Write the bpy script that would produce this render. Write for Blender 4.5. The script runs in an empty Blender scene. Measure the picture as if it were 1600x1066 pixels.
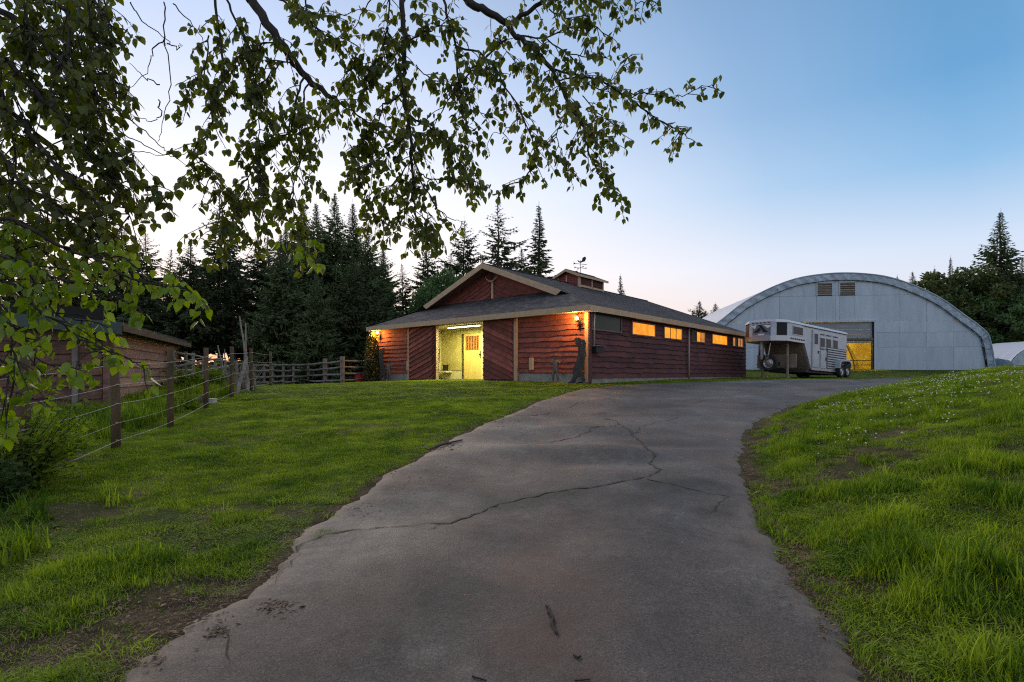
import bpy, math, random
import numpy as np
from mathutils import Vector, Matrix, Euler

S = bpy.context.scene
COL = S.collection
R = math.radians
rng = np.random.default_rng(7)
random.seed(7)

# ------------------------------------------------------------------ camera
E = 1.55            # eye height above the road under the camera
F = 820.0           # focal length in pixels of the 1600 px wide photograph
HZ = 584.0          # row of the horizon
cam_d = bpy.data.cameras.new('camera')
cam = bpy.data.objects.new('camera', cam_d)
COL.objects.link(cam)
cam.location = (0, 0, E)
cam.rotation_euler = (R(90), 0, 0)
cam_d.sensor_width = 36.0
cam_d.lens = F / 1600 * 36
cam_d.shift_y = (HZ - 533) / 1600
cam_d.clip_end = 3000
cam_d.clip_start = 0.05
S.camera = cam

# ------------------------------------------------------------------ sky, sun, exposure
SUN_AZ = math.atan2(-0.60, 1.0)     # west, behind the trees on the left
SUN_EL = R(2.5)
w = bpy.data.worlds.new('World'); S.world = w; w.use_nodes = True
nt = w.node_tree; nt.nodes.clear()
out = nt.nodes.new('ShaderNodeOutputWorld')
bg = nt.nodes.new('ShaderNodeBackground')
sky = nt.nodes.new('ShaderNodeTexSky')
sky.sky_type = 'NISHITA'; sky.sun_disc = False
sky.sun_elevation = SUN_EL
sky.sun_rotation = SUN_AZ
sky.air_density = 1.0; sky.dust_density = 0.6; sky.ozone_density = 2.0
# evening sky: pale lavender above the horizon, paler and warmer towards the set sun, blue away from it
geo = nt.nodes.new('ShaderNodeTexCoord')
sep = nt.nodes.new('ShaderNodeSeparateXYZ'); nt.links.new(geo.outputs['Generated'], sep.inputs[0])
ramp = nt.nodes.new('ShaderNodeValToRGB')
nt.links.new(sep.outputs['Z'], ramp.inputs[0])
cr = ramp.color_ramp
cr.elements[0].position = 0.0; cr.elements[0].color = (0.74, 0.66, 0.68, 1)
cr.elements[1].position = 1.0; cr.elements[1].color = (0.24, 0.32, 0.44, 1)
for p, c in ((0.10, (0.76, 0.75, 0.82, 1)), (0.19, (0.60, 0.70, 0.86, 1)), (0.30, (0.26, 0.48, 0.74, 1)), (0.41, (0.140, 0.35, 0.62, 1)), (0.60, (0.125, 0.28, 0.50, 1)), (0.80, (0.20, 0.29, 0.43, 1))):
    e = cr.elements.new(p); e.color = c
dot = nt.nodes.new('ShaderNodeVectorMath'); dot.operation = 'DOT_PRODUCT'
nt.links.new(geo.outputs['Generated'], dot.inputs[0])
sv = Vector((math.sin(SUN_AZ), math.cos(SUN_AZ), 0)); dot.inputs[1].default_value = sv
glow = nt.nodes.new('ShaderNodeValToRGB'); nt.links.new(dot.outputs['Value'], glow.inputs[0])
g = glow.color_ramp; g.elements[0].position = 0.30; g.elements[0].color = (0, 0, 0, 1)
g.elements[1].position = 0.96; g.elements[1].color = (1, 1, 1, 1)
for p, c in ((.52, .22), (.65, .48), (.83, .82)): e = g.elements.new(p); e.color = (c, c, c, 1)
ramp2 = nt.nodes.new('ShaderNodeValToRGB'); nt.links.new(sep.outputs['Z'], ramp2.inputs[0])
c2 = ramp2.color_ramp
c2.elements[0].position = 0.0; c2.elements[0].color = (1.0, 0.50, 0.30, 1)
c2.elements[1].position = 1.0; c2.elements[1].color = (0.24, 0.32, 0.44, 1)
for p, c in ((0.09, (1.0, 0.72, 0.56, 1)), (0.18, (1.04, 0.93, 0.90, 1)), (0.32, (0.96, 0.95, 1.02, 1)), (0.52, (0.62, 0.71, 0.94, 1)), (.75, (.34, .42, .58, 1))):
    e = c2.elements.new(p); e.color = c
# unseen sky behind the camera, made brighter to lift the light on the ground
neg = nt.nodes.new('ShaderNodeMapRange'); nt.links.new(dot.outputs['Value'], neg.inputs[0])
neg.inputs[1].default_value = 0.25; neg.inputs[2].default_value = -0.55; neg.inputs[3].default_value = 0; neg.inputs[4].default_value = 1
ramp3 = nt.nodes.new('ShaderNodeValToRGB'); nt.links.new(sep.outputs['Z'], ramp3.inputs[0])
c3 = ramp3.color_ramp
c3.elements[0].position = 0.0; c3.elements[0].color = (.56, .56, .62, 1)
c3.elements[1].position = 1.0; c3.elements[1].color = (0.24, 0.32, 0.44, 1)
for p, c in ((0.25, (0.70, 0.71, 0.80, 1)), (0.55, (0.52, 0.57, 0.68, 1))): e = c3.elements.new(p); e.color = c
mixb = nt.nodes.new('ShaderNodeMix'); mixb.data_type = 'RGBA'
nt.links.new(neg.outputs[0], mixb.inputs[0]); nt.links.new(ramp.outputs[0], mixb.inputs[6]); nt.links.new(ramp3.outputs[0], mixb.inputs[7])
mixs = nt.nodes.new('ShaderNodeMix'); mixs.data_type = 'RGBA'
nt.links.new(glow.outputs[0], mixs.inputs[0]); nt.links.new(mixb.outputs[2], mixs.inputs[6]); nt.links.new(ramp2.outputs[0], mixs.inputs[7])
skm = nt.nodes.new('ShaderNodeMix'); skm.data_type = 'RGBA'; skm.blend_type = 'ADD'; skm.inputs[0].default_value = 0.015
nt.links.new(mixs.outputs[2], skm.inputs[6]); nt.links.new(sky.outputs[0], skm.inputs[7])
nt.links.new(skm.outputs[2], bg.inputs[0]); bg.inputs[1].default_value = 0.72
nt.links.new(bg.outputs[0], out.inputs[0])
sl = bpy.data.lights.new('sun', 'SUN'); so = bpy.data.objects.new('sun', sl); COL.objects.link(so)
sl.energy = 1.6; sl.angle = R(45); sl.color = (1.0, 0.80, 0.62)   # the broad afterglow
GL = R(24)
so.rotation_euler = Vector((math.sin(SUN_AZ) * math.cos(GL), math.cos(SUN_AZ) * math.cos(GL), math.sin(GL))).to_track_quat('Z', 'Y').to_euler()
S.view_settings.view_transform = 'Standard'; S.view_settings.look = 'None'
S.view_settings.exposure = 0.6; S.view_settings.gamma = 1.0; S.view_settings.use_curve_mapping = False
S.cycles.max_bounces = 6; S.cycles.transparent_max_bounces = 8
S.cycles.sample_clamp_indirect = 3.0; S.cycles.use_denoising = False; S.cycles.filter_width = 1.15

# ------------------------------------------------------------------ helpers
def px2(px, py, Y):
    """a point at depth Y seen at column px, row py of the photograph"""
    return Vector(((px - 800) / F * Y, Y, E + (HZ - py) / F * Y))

def vnoise(x, y, seed=0):
    x = np.asarray(x, float); y = np.asarray(y, float)
    xi = np.floor(x).astype(np.int64); yi = np.floor(y).astype(np.int64)
    xf = x - xi; yf = y - yi
    u = xf * xf * (3 - 2 * xf); v = yf * yf * (3 - 2 * yf)
    def h(a, b):
        n = (a * 374761393 + b * 668265263 + seed * 2147483647) & 0xffffffff
        n = ((n ^ (n >> 13)) * 1274126177) & 0xffffffff
        return ((n ^ (n >> 16)) & 0xffff) / 65535.0
    return (h(xi, yi) * (1 - u) + h(xi + 1, yi) * u) * (1 - v) + (h(xi, yi + 1) * (1 - u) + h(xi + 1, yi + 1) * u) * v

def fbm(x, y, seed=0, o=3):
    s = 0; a = 0.5; t = 0
    for k in range(o):
        s = s + a * vnoise(np.asarray(x) * 2 ** k, np.asarray(y) * 2 ** k, seed + k * 17); t += a; a *= 0.5
    return s / t

def sstep(a, b, x):
    t = np.clip((np.asarray(x, float) - a) / (b - a), 0, 1); return t * t * (3 - 2 * t)

RL = [(-2.6, -3), (-1.95, 1.5), (-1.75, 2.6), (-1.58, 3.43), (-1.65, 4.2), (-1.36, 6.2), (-.82, 8.4), (0, 11), (1.44, 14.8), (3.2, 17.3), (6.4, 18.9), (9.6, 21.0), (12.8, 23.3), (18, 25.3), (26, 28.6), (40, 33.5)]
RR = [(1.2, -3), (1.45, 1.5), (1.7, 2.6), (1.85, 3.5), (2.3, 5), (3.26, 7.43), (4.5, 9.7), (6.4, 12), (8.5, 14), (10.3, 15.7), (13, 17.8), (15.5, 19.4), (17.5, 20.4), (23, 22.5), (31, 25), (44, 29)]
def resample(P, n):
    P = [np.array(p, float) for p in P]
    o = []
    m = len(P) - 1
    for k in range(n):
        t = k / (n - 1) * m; i = min(int(t), m - 1); f = t - i
        p0, p1, p2, p3 = P[max(i - 1, 0)], P[i], P[i + 1], P[min(i + 2, m)]
        o.append(0.5 * (2 * p1 + (p2 - p0) * f + (2 * p0 - 5 * p1 + 4 * p2 - p3) * f * f + (3 * p1 - p0 - 3 * p2 + p3) * f ** 3))
    return np.array(o)
NS = 420
Ls, Rs = resample(RL, NS), resample(RR, NS)
for k in range(NS):
    j = (float(fbm(k * .11, 3.3, 5)) - .5) * .24 + (float(vnoise(k * 1.3, 1.3, 5)) - .5) * .07; Ls[k, 0] += j; Ls[k, 1] -= j * .4
    j = (float(fbm(k * .13, 9.3, 6)) - .5) * .16 + (float(vnoise(k * 1.3, 7.3, 6)) - .5) * .07; Rs[k, 0] += j; Rs[k, 1] -= j * .4

def dist_poly(x, y, P):
    d = np.full(x.shape, 1e9)
    for a, b in zip(P[:-1], P[1:]):
        ab = b - a; L = max((ab ** 2).sum(), 1e-9)
        t = np.clip(((x - a[0]) * ab[0] + (y - a[1]) * ab[1]) / L, 0, 1)
        d = np.minimum(d, np.hypot(x - a[0] - t * ab[0], y - a[1] - t * ab[1]))
    return d
def inside(x, y, P):
    r = np.zeros(x.shape, bool)
    n = len(P)
    for i in range(n):
        x1, y1 = P[i]; x2, y2 = P[(i + 1) % n]
        if y1 == y2: continue
        c = ((y1 > y) != (y2 > y)) & (x < (x2 - x1) * (y - y1) / (y2 - y1) + x1)
        r ^= c
    return r
Ld, Rd = Ls[::4], Rs[::4]
ROADP = np.concatenate([Ls[::3], Rs[::-1][::3]])
YT = [-60, -10, 0, 4, 8, 12, 15, 18, 21, 24, 28, 32, 38, 45, 60, 400]
ZT = [-4, -2.2, -1.55, -1.28, -1.01, -.75, -.55, -.37, -.29, -.27, -.25, -.23, .02, .36, .45, .6]
def ground_info(x, y):
    """height (absolute), distance to the road edge, inside the road, side (+1 right of it)"""
    x = np.asarray(x, float); y = np.asarray(y, float)
    p = np.interp(y, YT, ZT)
    p = (p + np.interp(y - .9, YT, ZT) + np.interp(y + .9, YT, ZT)) / 3
    p = p - .34 * sstep(2, 13, -x) * sstep(13, 26, y)
    dl = dist_poly(x, y, Ld); dr = dist_poly(x, y, Rd)
    ins = inside(x, y, ROADP)
    right = (~ins) & (dr < dl)
    e = np.where(right, dr, 0)
    bank = 1.80 * (1 - np.exp(-np.maximum(e - .15, 0) * .175)) * (1 - sstep(22, 34, y - x * .2))
    p = p + bank * sstep(-2, 4, y) + np.where(ins, 0, (fbm(x * .7, y * .7, 3) - .5) * .16 * sstep(.1, 1.2, np.minimum(dl, dr)) * (1 - .8 * sstep(14, 24, y)))
    return p + E, np.minimum(dl, dr), ins, right
def gz(x, y):
    return float(ground_info(np.array([x]), np.array([y]))[0][0])
def road_bump(x, y):
    b = (fbm(x * .8, y * .55, 11) - .5) * .13 + (fbm(x * 2.2, y * 2.2, 12) - .5) * .012
    for (cx, cy, sx, sy, a) in ((1.1, 8.6, 1.0, .5, .08), (1.3, 6.5, 1.0, .35, -.07), (2.6, 6.0, .5, .35, .06), (.6, 7.1, 1.4, .3, .06), (2.2, 12.5, 1.5, .8, .08), (2.4, 7.4, .6, .3, -.05), (.9, 10.6, 1.2, .4, -.06)):
        b = b + a * np.exp(-((x - cx) / sx) ** 2 - ((y - cy) / sy) ** 2)
    return b
def rz(x, y):
    return gz(x, y) + float(road_bump(np.array([x]), np.array([y]))[0]) + .02
def ground_at(px, py):
    """where the ray through a pixel meets the ground"""
    r = (px - 800) / F; s = (HZ - py) / F
    lo, hi, st = 1.2, 60.0, None
    Y = 1.2 * (50 ** (np.arange(40) / 39.0))
    for _ in range(3):
        z = quick(r * Y, Y)[0]
        k = max(int(np.argmax(E + s * Y < z)), 1)
        a, b = Y[k - 1], Y[k]
        Y = np.linspace(a, b, 12)
    return r * b, b

# ---- materials
def mat(name, color=(.5, .5, .5), rough=.8, metal=0.0, c2=None, scale=3.0, detail=4, emis=None, es=0, bump=0.0, bscale=20, spec=None, stretch=None, coord='Object', rand=0.0, pos=(.35, .65), c3=None, s3=4, st3=(1, 1, 1), p3=(.56, .72)):
    m = bpy.data.materials.new(name); m.use_nodes = True
    t = m.node_tree; b = t.nodes['Principled BSDF']
    b.inputs['Roughness'].default_value = rough; b.inputs['Metallic'].default_value = metal
    b.inputs['Base Color'].default_value = (*color, 1)
    if spec is not None: b.inputs['Specular IOR Level'].default_value = spec
    if coord == 'World':
        tc = t.nodes.new('ShaderNodeNewGeometry'); src = tc.outputs['Position']
    else:
        tc = t.nodes.new('ShaderNodeTexCoord'); src = tc.outputs[coord]
    mp = t.nodes.new('ShaderNodeMapping'); t.links.new(src, mp.inputs[0])
    if stretch: mp.inputs['Scale'].default_value = stretch
    oi = t.nodes.new('ShaderNodeObjectInfo')
    if rand:
        cx = t.nodes.new('ShaderNodeCombineXYZ'); mu = t.nodes.new('ShaderNodeMath'); mu.operation = 'MULTIPLY'; mu.inputs[1].default_value = 37
        t.links.new(oi.outputs['Random'], mu.inputs[0])
        for i in range(3): t.links.new(mu.outputs[0], cx.inputs[i])
        t.links.new(cx.outputs[0], mp.inputs['Location'])
    last = None
    if c2 is not None:
        n = t.nodes.new('ShaderNodeTexNoise'); n.inputs['Scale'].default_value = scale; n.inputs['Detail'].default_value = detail
        n.inputs['Roughness'].default_value = .65
        t.links.new(mp.outputs[0], n.inputs['Vector'])
        r = t.nodes.new('ShaderNodeValToRGB'); r.color_ramp.elements[0].position = pos[0]; r.color_ramp.elements[1].position = pos[1]
        r.color_ramp.elements[0].color = (*color, 1); r.color_ramp.elements[1].color = (*c2, 1)
        t.links.new(n.outputs[0], r.inputs[0]); last = r.outputs[0]
    if c3 is not None:
        mp3 = t.nodes.new('ShaderNodeMapping'); mp3.inputs['Scale'].default_value = st3; t.links.new(src, mp3.inputs[0])
        n3 = t.nodes.new('ShaderNodeTexNoise'); n3.inputs['Scale'].default_value = s3; n3.inputs['Detail'].default_value = 7; n3.inputs['Roughness'].default_value = .75
        t.links.new(mp3.outputs[0], n3.inputs['Vector'])
        r3 = t.nodes.new('ShaderNodeMapRange'); r3.inputs[1].default_value = p3[0]; r3.inputs[2].default_value = p3[1]; t.links.new(n3.outputs[0], r3.inputs[0])
        x3 = t.nodes.new('ShaderNodeMix'); x3.data_type = 'RGBA'; t.links.new(r3.outputs[0], x3.inputs[0]); t.links.new(last, x3.inputs[6]); x3.inputs[7].default_value = (*c3, 1); last = x3.outputs[2]
    if rand:
        hs = t.nodes.new('ShaderNodeHueSaturation'); mr = t.nodes.new('ShaderNodeMapRange')
        mr.inputs[3].default_value = 1 - rand; mr.inputs[4].default_value = 1 + rand
        t.links.new(oi.outputs['Random'], mr.inputs[0]); t.links.new(mr.outputs[0], hs.inputs['Value'])
        if last is not None: t.links.new(last, hs.inputs['Color'])
        else: hs.inputs['Color'].default_value = (*color, 1)
        last = hs.outputs[0]
    if last is not None: t.links.new(last, b.inputs['Base Color'])
    if bump:
        n2 = t.nodes.new('ShaderNodeTexNoise'); n2.inputs['Scale'].default_value = bscale; n2.inputs['Detail'].default_value = 5
        t.links.new(mp.outputs[0], n2.inputs['Vector'])
        bn = t.nodes.new('ShaderNodeBump'); bn.inputs['Strength'].default_value = bump; bn.inputs['Distance'].default_value = .02
        t.links.new(n2.outputs[0], bn.inputs['Height']); t.links.new(bn.outputs[0], b.inputs['Normal'])
    if emis is not None:
        b.inputs['Emission Color'].default_value = (*emis, 1); b.inputs['Emission Strength'].default_value = es
    return m

def leaf_mat(name, c1, c2, trans=.35, rough=.45, wscale=1.2, spec=.5, vary=.30):
    """leaves: two greens mixed by leaf, by plant and by place, part of the light passing through"""
    m = bpy.data.materials.new(name); m.use_nodes = True
    t = m.node_tree; b = t.nodes['Principled BSDF']; o = t.nodes['Material Output']
    b.inputs['Roughness'].default_value = rough; b.inputs['Specular IOR Level'].default_value = spec
    g_ = t.nodes.new('ShaderNodeNewGeometry'); oi = t.nodes.new('ShaderNodeObjectInfo')
    ad = t.nodes.new('ShaderNodeMath'); ad.operation = 'ADD'
    t.links.new(g_.outputs['Random Per Island'], ad.inputs[0]); t.links.new(oi.outputs['Random'], ad.inputs[1])
    n = t.nodes.new('ShaderNodeTexNoise'); n.inputs['Scale'].default_value = wscale; n.inputs['Detail'].default_value = 3
    t.links.new(g_.outputs['Position'], n.inputs['Vector'])
    ad2 = t.nodes.new('ShaderNodeMath'); ad2.operation = 'MULTIPLY_ADD'; ad2.inputs[1].default_value = vary; 
    t.links.new(ad.outputs[0], ad2.inputs[0])
    sc = t.nodes.new('ShaderNodeMath'); sc.operation = 'MULTIPLY_ADD'; sc.inputs[1].default_value = 1.6; sc.inputs[2].default_value = -.3 - vary
    t.links.new(n.outputs[0], sc.inputs[0]); t.links.new(sc.outputs[0], ad2.inputs[2])
    mx = t.nodes.new('ShaderNodeMix'); mx.data_type = 'RGBA'
    mx.inputs[6].default_value = (*c1, 1); mx.inputs[7].default_value = (*c2, 1)
    t.links.new(ad2.outputs[0], mx.inputs[0]); t.links.new(mx.outputs[2], b.inputs['Base Color'])
    if trans > 0:
        tr = t.nodes.new('ShaderNodeBsdfTranslucent'); ms = t.nodes.new('ShaderNodeMixShader'); ms.inputs[0].default_value = trans
        hs = t.nodes.new('ShaderNodeHueSaturation'); hs.inputs['Value'].default_value = 1.5; hs.inputs['Saturation'].default_value = 1.1
        t.links.new(mx.outputs[2], hs.inputs['Color']); t.links.new(hs.outputs[0], tr.inputs[0])
        t.links.new(b.outputs[0], ms.inputs[1]); t.links.new(tr.outputs[0], ms.inputs[2]); t.links.new(ms.outputs[0], o.inputs[0])
    return m

# ---- mesh builder
class MB:
    def __init__(s): s.v = []; s.f = []; s.uv = []
    def add(s, vs, fs):
        k = len(s.v); s.v += [tuple(v) for v in vs]; s.f += [tuple(i + k for i in f) for f in fs]; return s
    def box(s, lo, hi, M=None):
        x0, y0, z0 = lo; x1, y1, z1 = hi
        vs = [Vector(p) for p in ((x0, y0, z0), (x1, y0, z0), (x1, y1, z0), (x0, y1, z0), (x0, y0, z1), (x1, y0, z1), (x1, y1, z1), (x0, y1, z1))]
        if M is not None: vs = [M @ v for v in vs]
        return s.add(vs, [(0, 3, 2, 1), (4, 5, 6, 7), (0, 1, 5, 4), (1, 2, 6, 5), (2, 3, 7, 6), (3, 0, 4, 7)])
    def tube(s, pts, rad, n=8, cap=True):
        pts = [Vector(p) for p in pts]
        if not hasattr(rad, '__len__'): rad = [rad] * len(pts)
        k = len(s.v); m = len(pts)
        up = Vector((0, 0, 1)); prev = None
        for i, p in enumerate(pts):
            d = (pts[min(i + 1, m - 1)] - pts[max(i - 1, 0)])
            if d.length < 1e-9: d = Vector((0, 0, 1))
            d.normalize()
            a = prev - d * prev.dot(d) if prev is not None else d.cross(up if abs(d.z) < .9 else Vector((1, 0, 0)))
            if a.length < 1e-6: a = d.cross(Vector((1, 0, 0)))
            a.normalize(); prev = a; b = d.cross(a)
            for j in range(n):
                an = 2 * math.pi * j / n
                s.v.append(tuple(p + (a * math.cos(an) + b * math.sin(an)) * rad[i]))
        for i in range(m - 1):
            for j in range(n):
                s.f.append((k + i * n + j, k + i * n + (j + 1) % n, k + (i + 1) * n + (j + 1) % n, k + (i + 1) * n + j))
        if cap:
            s.f.append(tuple(k + j for j in range(n))[::-1]); s.f.append(tuple(k + (m - 1) * n + j for j in range(n)))
        return s
    def prism(s, poly, a, b, M=None):
        """poly: list of (u,v); extruded from a to b; M maps (u,v,w)"""
        n = len(poly)
        vs = [Vector((p[0], p[1], a)) for p in poly] + [Vector((p[0], p[1], b)) for p in poly]
        if M is not None: vs = [M @ v for v in vs]
        return s.add(vs, [tuple(range(n))[::-1], tuple(range(n, 2 * n))] + [(i, (i + 1) % n, n + (i + 1) % n, n + i) for i in range(n)])
    def ball(s, c, r, n=8, m=6, sq=(1, 1, 1)):
        vs = []; fs = []
        for i in range(m + 1):
            th = math.pi * i / m
            for j in range(n):
                ph = 2 * math.pi * j / n
                vs.append((c[0] + r * sq[0] * math.sin(th) * math.cos(ph), c[1] + r * sq[1] * math.sin(th) * math.sin(ph), c[2] + r * sq[2] * math.cos(th)))
        for i in range(m):
            for j in range(n):
                fs.append((i * n + j, (i + 1) * n + j, (i + 1) * n + (j + 1) % n, i * n + (j + 1) % n))
        return s.add(vs, fs)
    def mesh(s, name, m, smooth=False):
        me = bpy.data.meshes.new(name)
        me.from_pydata(s.v, [], s.f)
        if m is not None: me.materials.append(m)
        if s.uv:
            l = me.uv_layers.new(name='UVMap')
            for lp in me.loops: l.data[lp.index].uv = s.uv[lp.vertex_index]
        if smooth: me.polygons.foreach_set('use_smooth', [True] * len(me.polygons))
        me.update(); return me
    def build(s, name, m, parent=None, smooth=False, **pr):
        return link(name, s.mesh(name, m, smooth), parent, **pr)

def link(name, me, parent=None, **pr):
    o = bpy.data.objects.new(name, me); COL.objects.link(o)
    if parent is not None: o.parent = parent
    for k, v in pr.items(): o[k] = v
    return o
def thing(name, label, cat, loc=(0, 0, 0), rz_=0, group=None):
    o = bpy.data.objects.new(name, None); COL.objects.link(o); o.empty_display_size = .2
    o.location = loc; o.rotation_euler = (0, 0, rz_)
    o['label'] = label; o['category'] = cat
    if group: o['group'] = group
    return o
def np_mesh(name, V, Fq, m, smooth=False):
    """fast mesh from arrays; Fq (n,k) faces of k corners"""
    me = bpy.data.meshes.new(name)
    V = np.asarray(V, np.float32); Fq = np.asarray(Fq, np.int32); n, k = Fq.shape
    me.vertices.add(len(V)); me.vertices.foreach_set('co', V.ravel())
    me.loops.add(n * k); me.loops.foreach_set('vertex_index', Fq.ravel())
    me.polygons.add(n); me.polygons.foreach_set('loop_start', np.arange(0, n * k, k, dtype=np.int32))
    me.polygons.foreach_set('loop_total', np.full(n, k, np.int32))
    if smooth: me.polygons.foreach_set('use_smooth', np.ones(n, bool))
    if m is not None: me.materials.append(m)
    me.update(calc_edges=True); return me

def clip_half(poly, a, b, c):
    """keep a*x+b*y <= c"""
    o = []
    n = len(poly)
    for i in range(n):
        p, q = poly[i], poly[(i + 1) % n]
        dp = a * p[0] + b * p[1] - c; dq = a * q[0] + b * q[1] - c
        if dp <= 0: o.append(p)
        if (dp < 0 and dq > 0) or (dp > 0 and dq < 0):
            t = dp / (dp - dq); o.append((p[0] + (q[0] - p[0]) * t, p[1] + (q[1] - p[1]) * t))
    return o

def boards(parent, m, poly, ang, expo, M, length=None, wavy=.012, thick=.028, tilt=.022, name='board', seed=0, lap=.0):
    """lapped boards filling a convex polygon (u,v); M maps (u, v, out) to the parent's space; lower edge of each board stands proud"""
    rr = random.Random(seed)
    ca, sa = math.cos(ang), math.sin(ang)
    P = [(p[0] * ca + p[1] * sa, -p[0] * sa + p[1] * ca) for p in poly]   # frame along the board
    v0, v1 = min(p[1] for p in P), max(p[1] for p in P)
    k = 0; v = v0
    while v < v1 - .02:
        ex = expo * rr.uniform(.93, 1.07)
        strip = clip_half(clip_half(P, 0, -1, -v), 0, 1, min(v + ex, v1))
        if len(strip) >= 3:
            a0, a1 = min(p[0] for p in strip), max(p[0] for p in strip)
            cuts = [a0]
            if length:
                c = a0 + length * rr.uniform(.45, 1.0)
                while c < a1 - .8: cuts.append(c); c += length * rr.uniform(.85, 1.1)
            cuts.append(a1)
            for ca0, ca1 in zip(cuts[:-1], cuts[1:]):
                pc = clip_half(clip_half(strip, -1, 0, -(ca0 + .004)), 1, 0, ca1 - .004)
                if len(pc) < 3: continue
                u0, u1 = min(p[0] for p in pc), max(p[0] for p in pc)
                if u1 - u0 < .05: continue
                # columns: lower and upper bound of the clipped polygon at stations
                ns = max(3, min(14, int((u1 - u0) / .3) + 2))
                us = [u0 + (u1 - u0) * i / ns for i in range(ns + 1)]
                ph = rr.uniform(0, 50)
                lo, hi = [], []
                for u in us:
                    ys = []
                    uu = min(max(u, u0 + 1e-4), u1 - 1e-4)
                    for i in range(len(pc)):
                        p, q = pc[i], pc[(i + 1) % len(pc)]
                        if (p[0] - uu) * (q[0] - uu) <= 0 and abs(p[0] - q[0]) > 1e-9:
                            ys.append(p[1] + (q[1] - p[1]) * (uu - p[0]) / (q[0] - p[0]))
                    if not ys: ys = [v, v + .01]
                    lo.append(min(ys)); hi.append(max(ys))
                mb = MB(); vs = []
                for i, u in enumerate(us):
                    wv = wavy * (math.sin(u * 3.1 + ph) + .6 * math.sin(u * 7.7 + ph * 2) + .5 * rr.uniform(-1, 1)) if lo[i] <= v + .01 and v > v0 + .02 else 0
                    l, h = lo[i] + wv - (.0 if v <= v0 + .02 else .004), hi[i]
                    for (vv, oo) in ((l, 0.0), (l, tilt + thick), (h, thick * .35), (h, 0.0)):
                        X = u * ca - vv * sa; Y_ = u * sa + vv * ca
                        vs.append(M @ Vector((X, Y_, oo)))
                fs = []
                for i in range(ns):
                    for j in range(3): fs.append((i * 4 + j, (i + 1) * 4 + j, (i + 1) * 4 + j + 1, i * 4 + j + 1))
                fs.append((0, 1, 2, 3)); fs.append((ns * 4 + 3, ns * 4 + 2, ns * 4 + 1, ns * 4))
                mb.add(vs, fs); o = mb.build(name, m, parent); k += 1
        v += ex
    return k

# ------------------------------------------------------------------ materials used by the setting
M_soil = mat('soil', (.045, .032, .022), 1.0, c2=(.10, .075, .05), scale=6, coord='World', bump=.6, bscale=40)
M_bark = mat('bark', (.035, .028, .022), .95, c2=(.085, .07, .055), scale=9, bump=.8, bscale=18, stretch=(1, 1, .25))
M_twig = mat('twig_bark', (.018, .014, .011), .9, c2=(.04, .032, .024), scale=20, coord='World')
M_conb = mat('conifer_bark', (.05, .035, .028), .95, c2=(.10, .07, .055), scale=5, stretch=(1, 1, .3))
M_cream = mat('cream_trim', (.52, .36, .22), .75, c2=(.42, .29, .18), scale=5, rand=.08, bump=.15)
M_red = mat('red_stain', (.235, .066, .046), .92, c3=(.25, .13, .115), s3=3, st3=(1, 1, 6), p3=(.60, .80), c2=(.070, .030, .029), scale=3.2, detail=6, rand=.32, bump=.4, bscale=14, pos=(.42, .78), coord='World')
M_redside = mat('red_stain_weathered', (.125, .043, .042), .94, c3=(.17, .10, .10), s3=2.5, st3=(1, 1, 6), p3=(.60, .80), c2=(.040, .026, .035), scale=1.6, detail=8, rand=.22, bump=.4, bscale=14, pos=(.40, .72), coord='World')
M_conc = mat('concrete', (.33, .31, .27), .95, c2=(.20, .19, .165), scale=3, bump=.3, coord='World')
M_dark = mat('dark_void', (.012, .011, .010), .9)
M_blackm = mat('black_metal', (.02, .02, .022), .5, .6)

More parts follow.
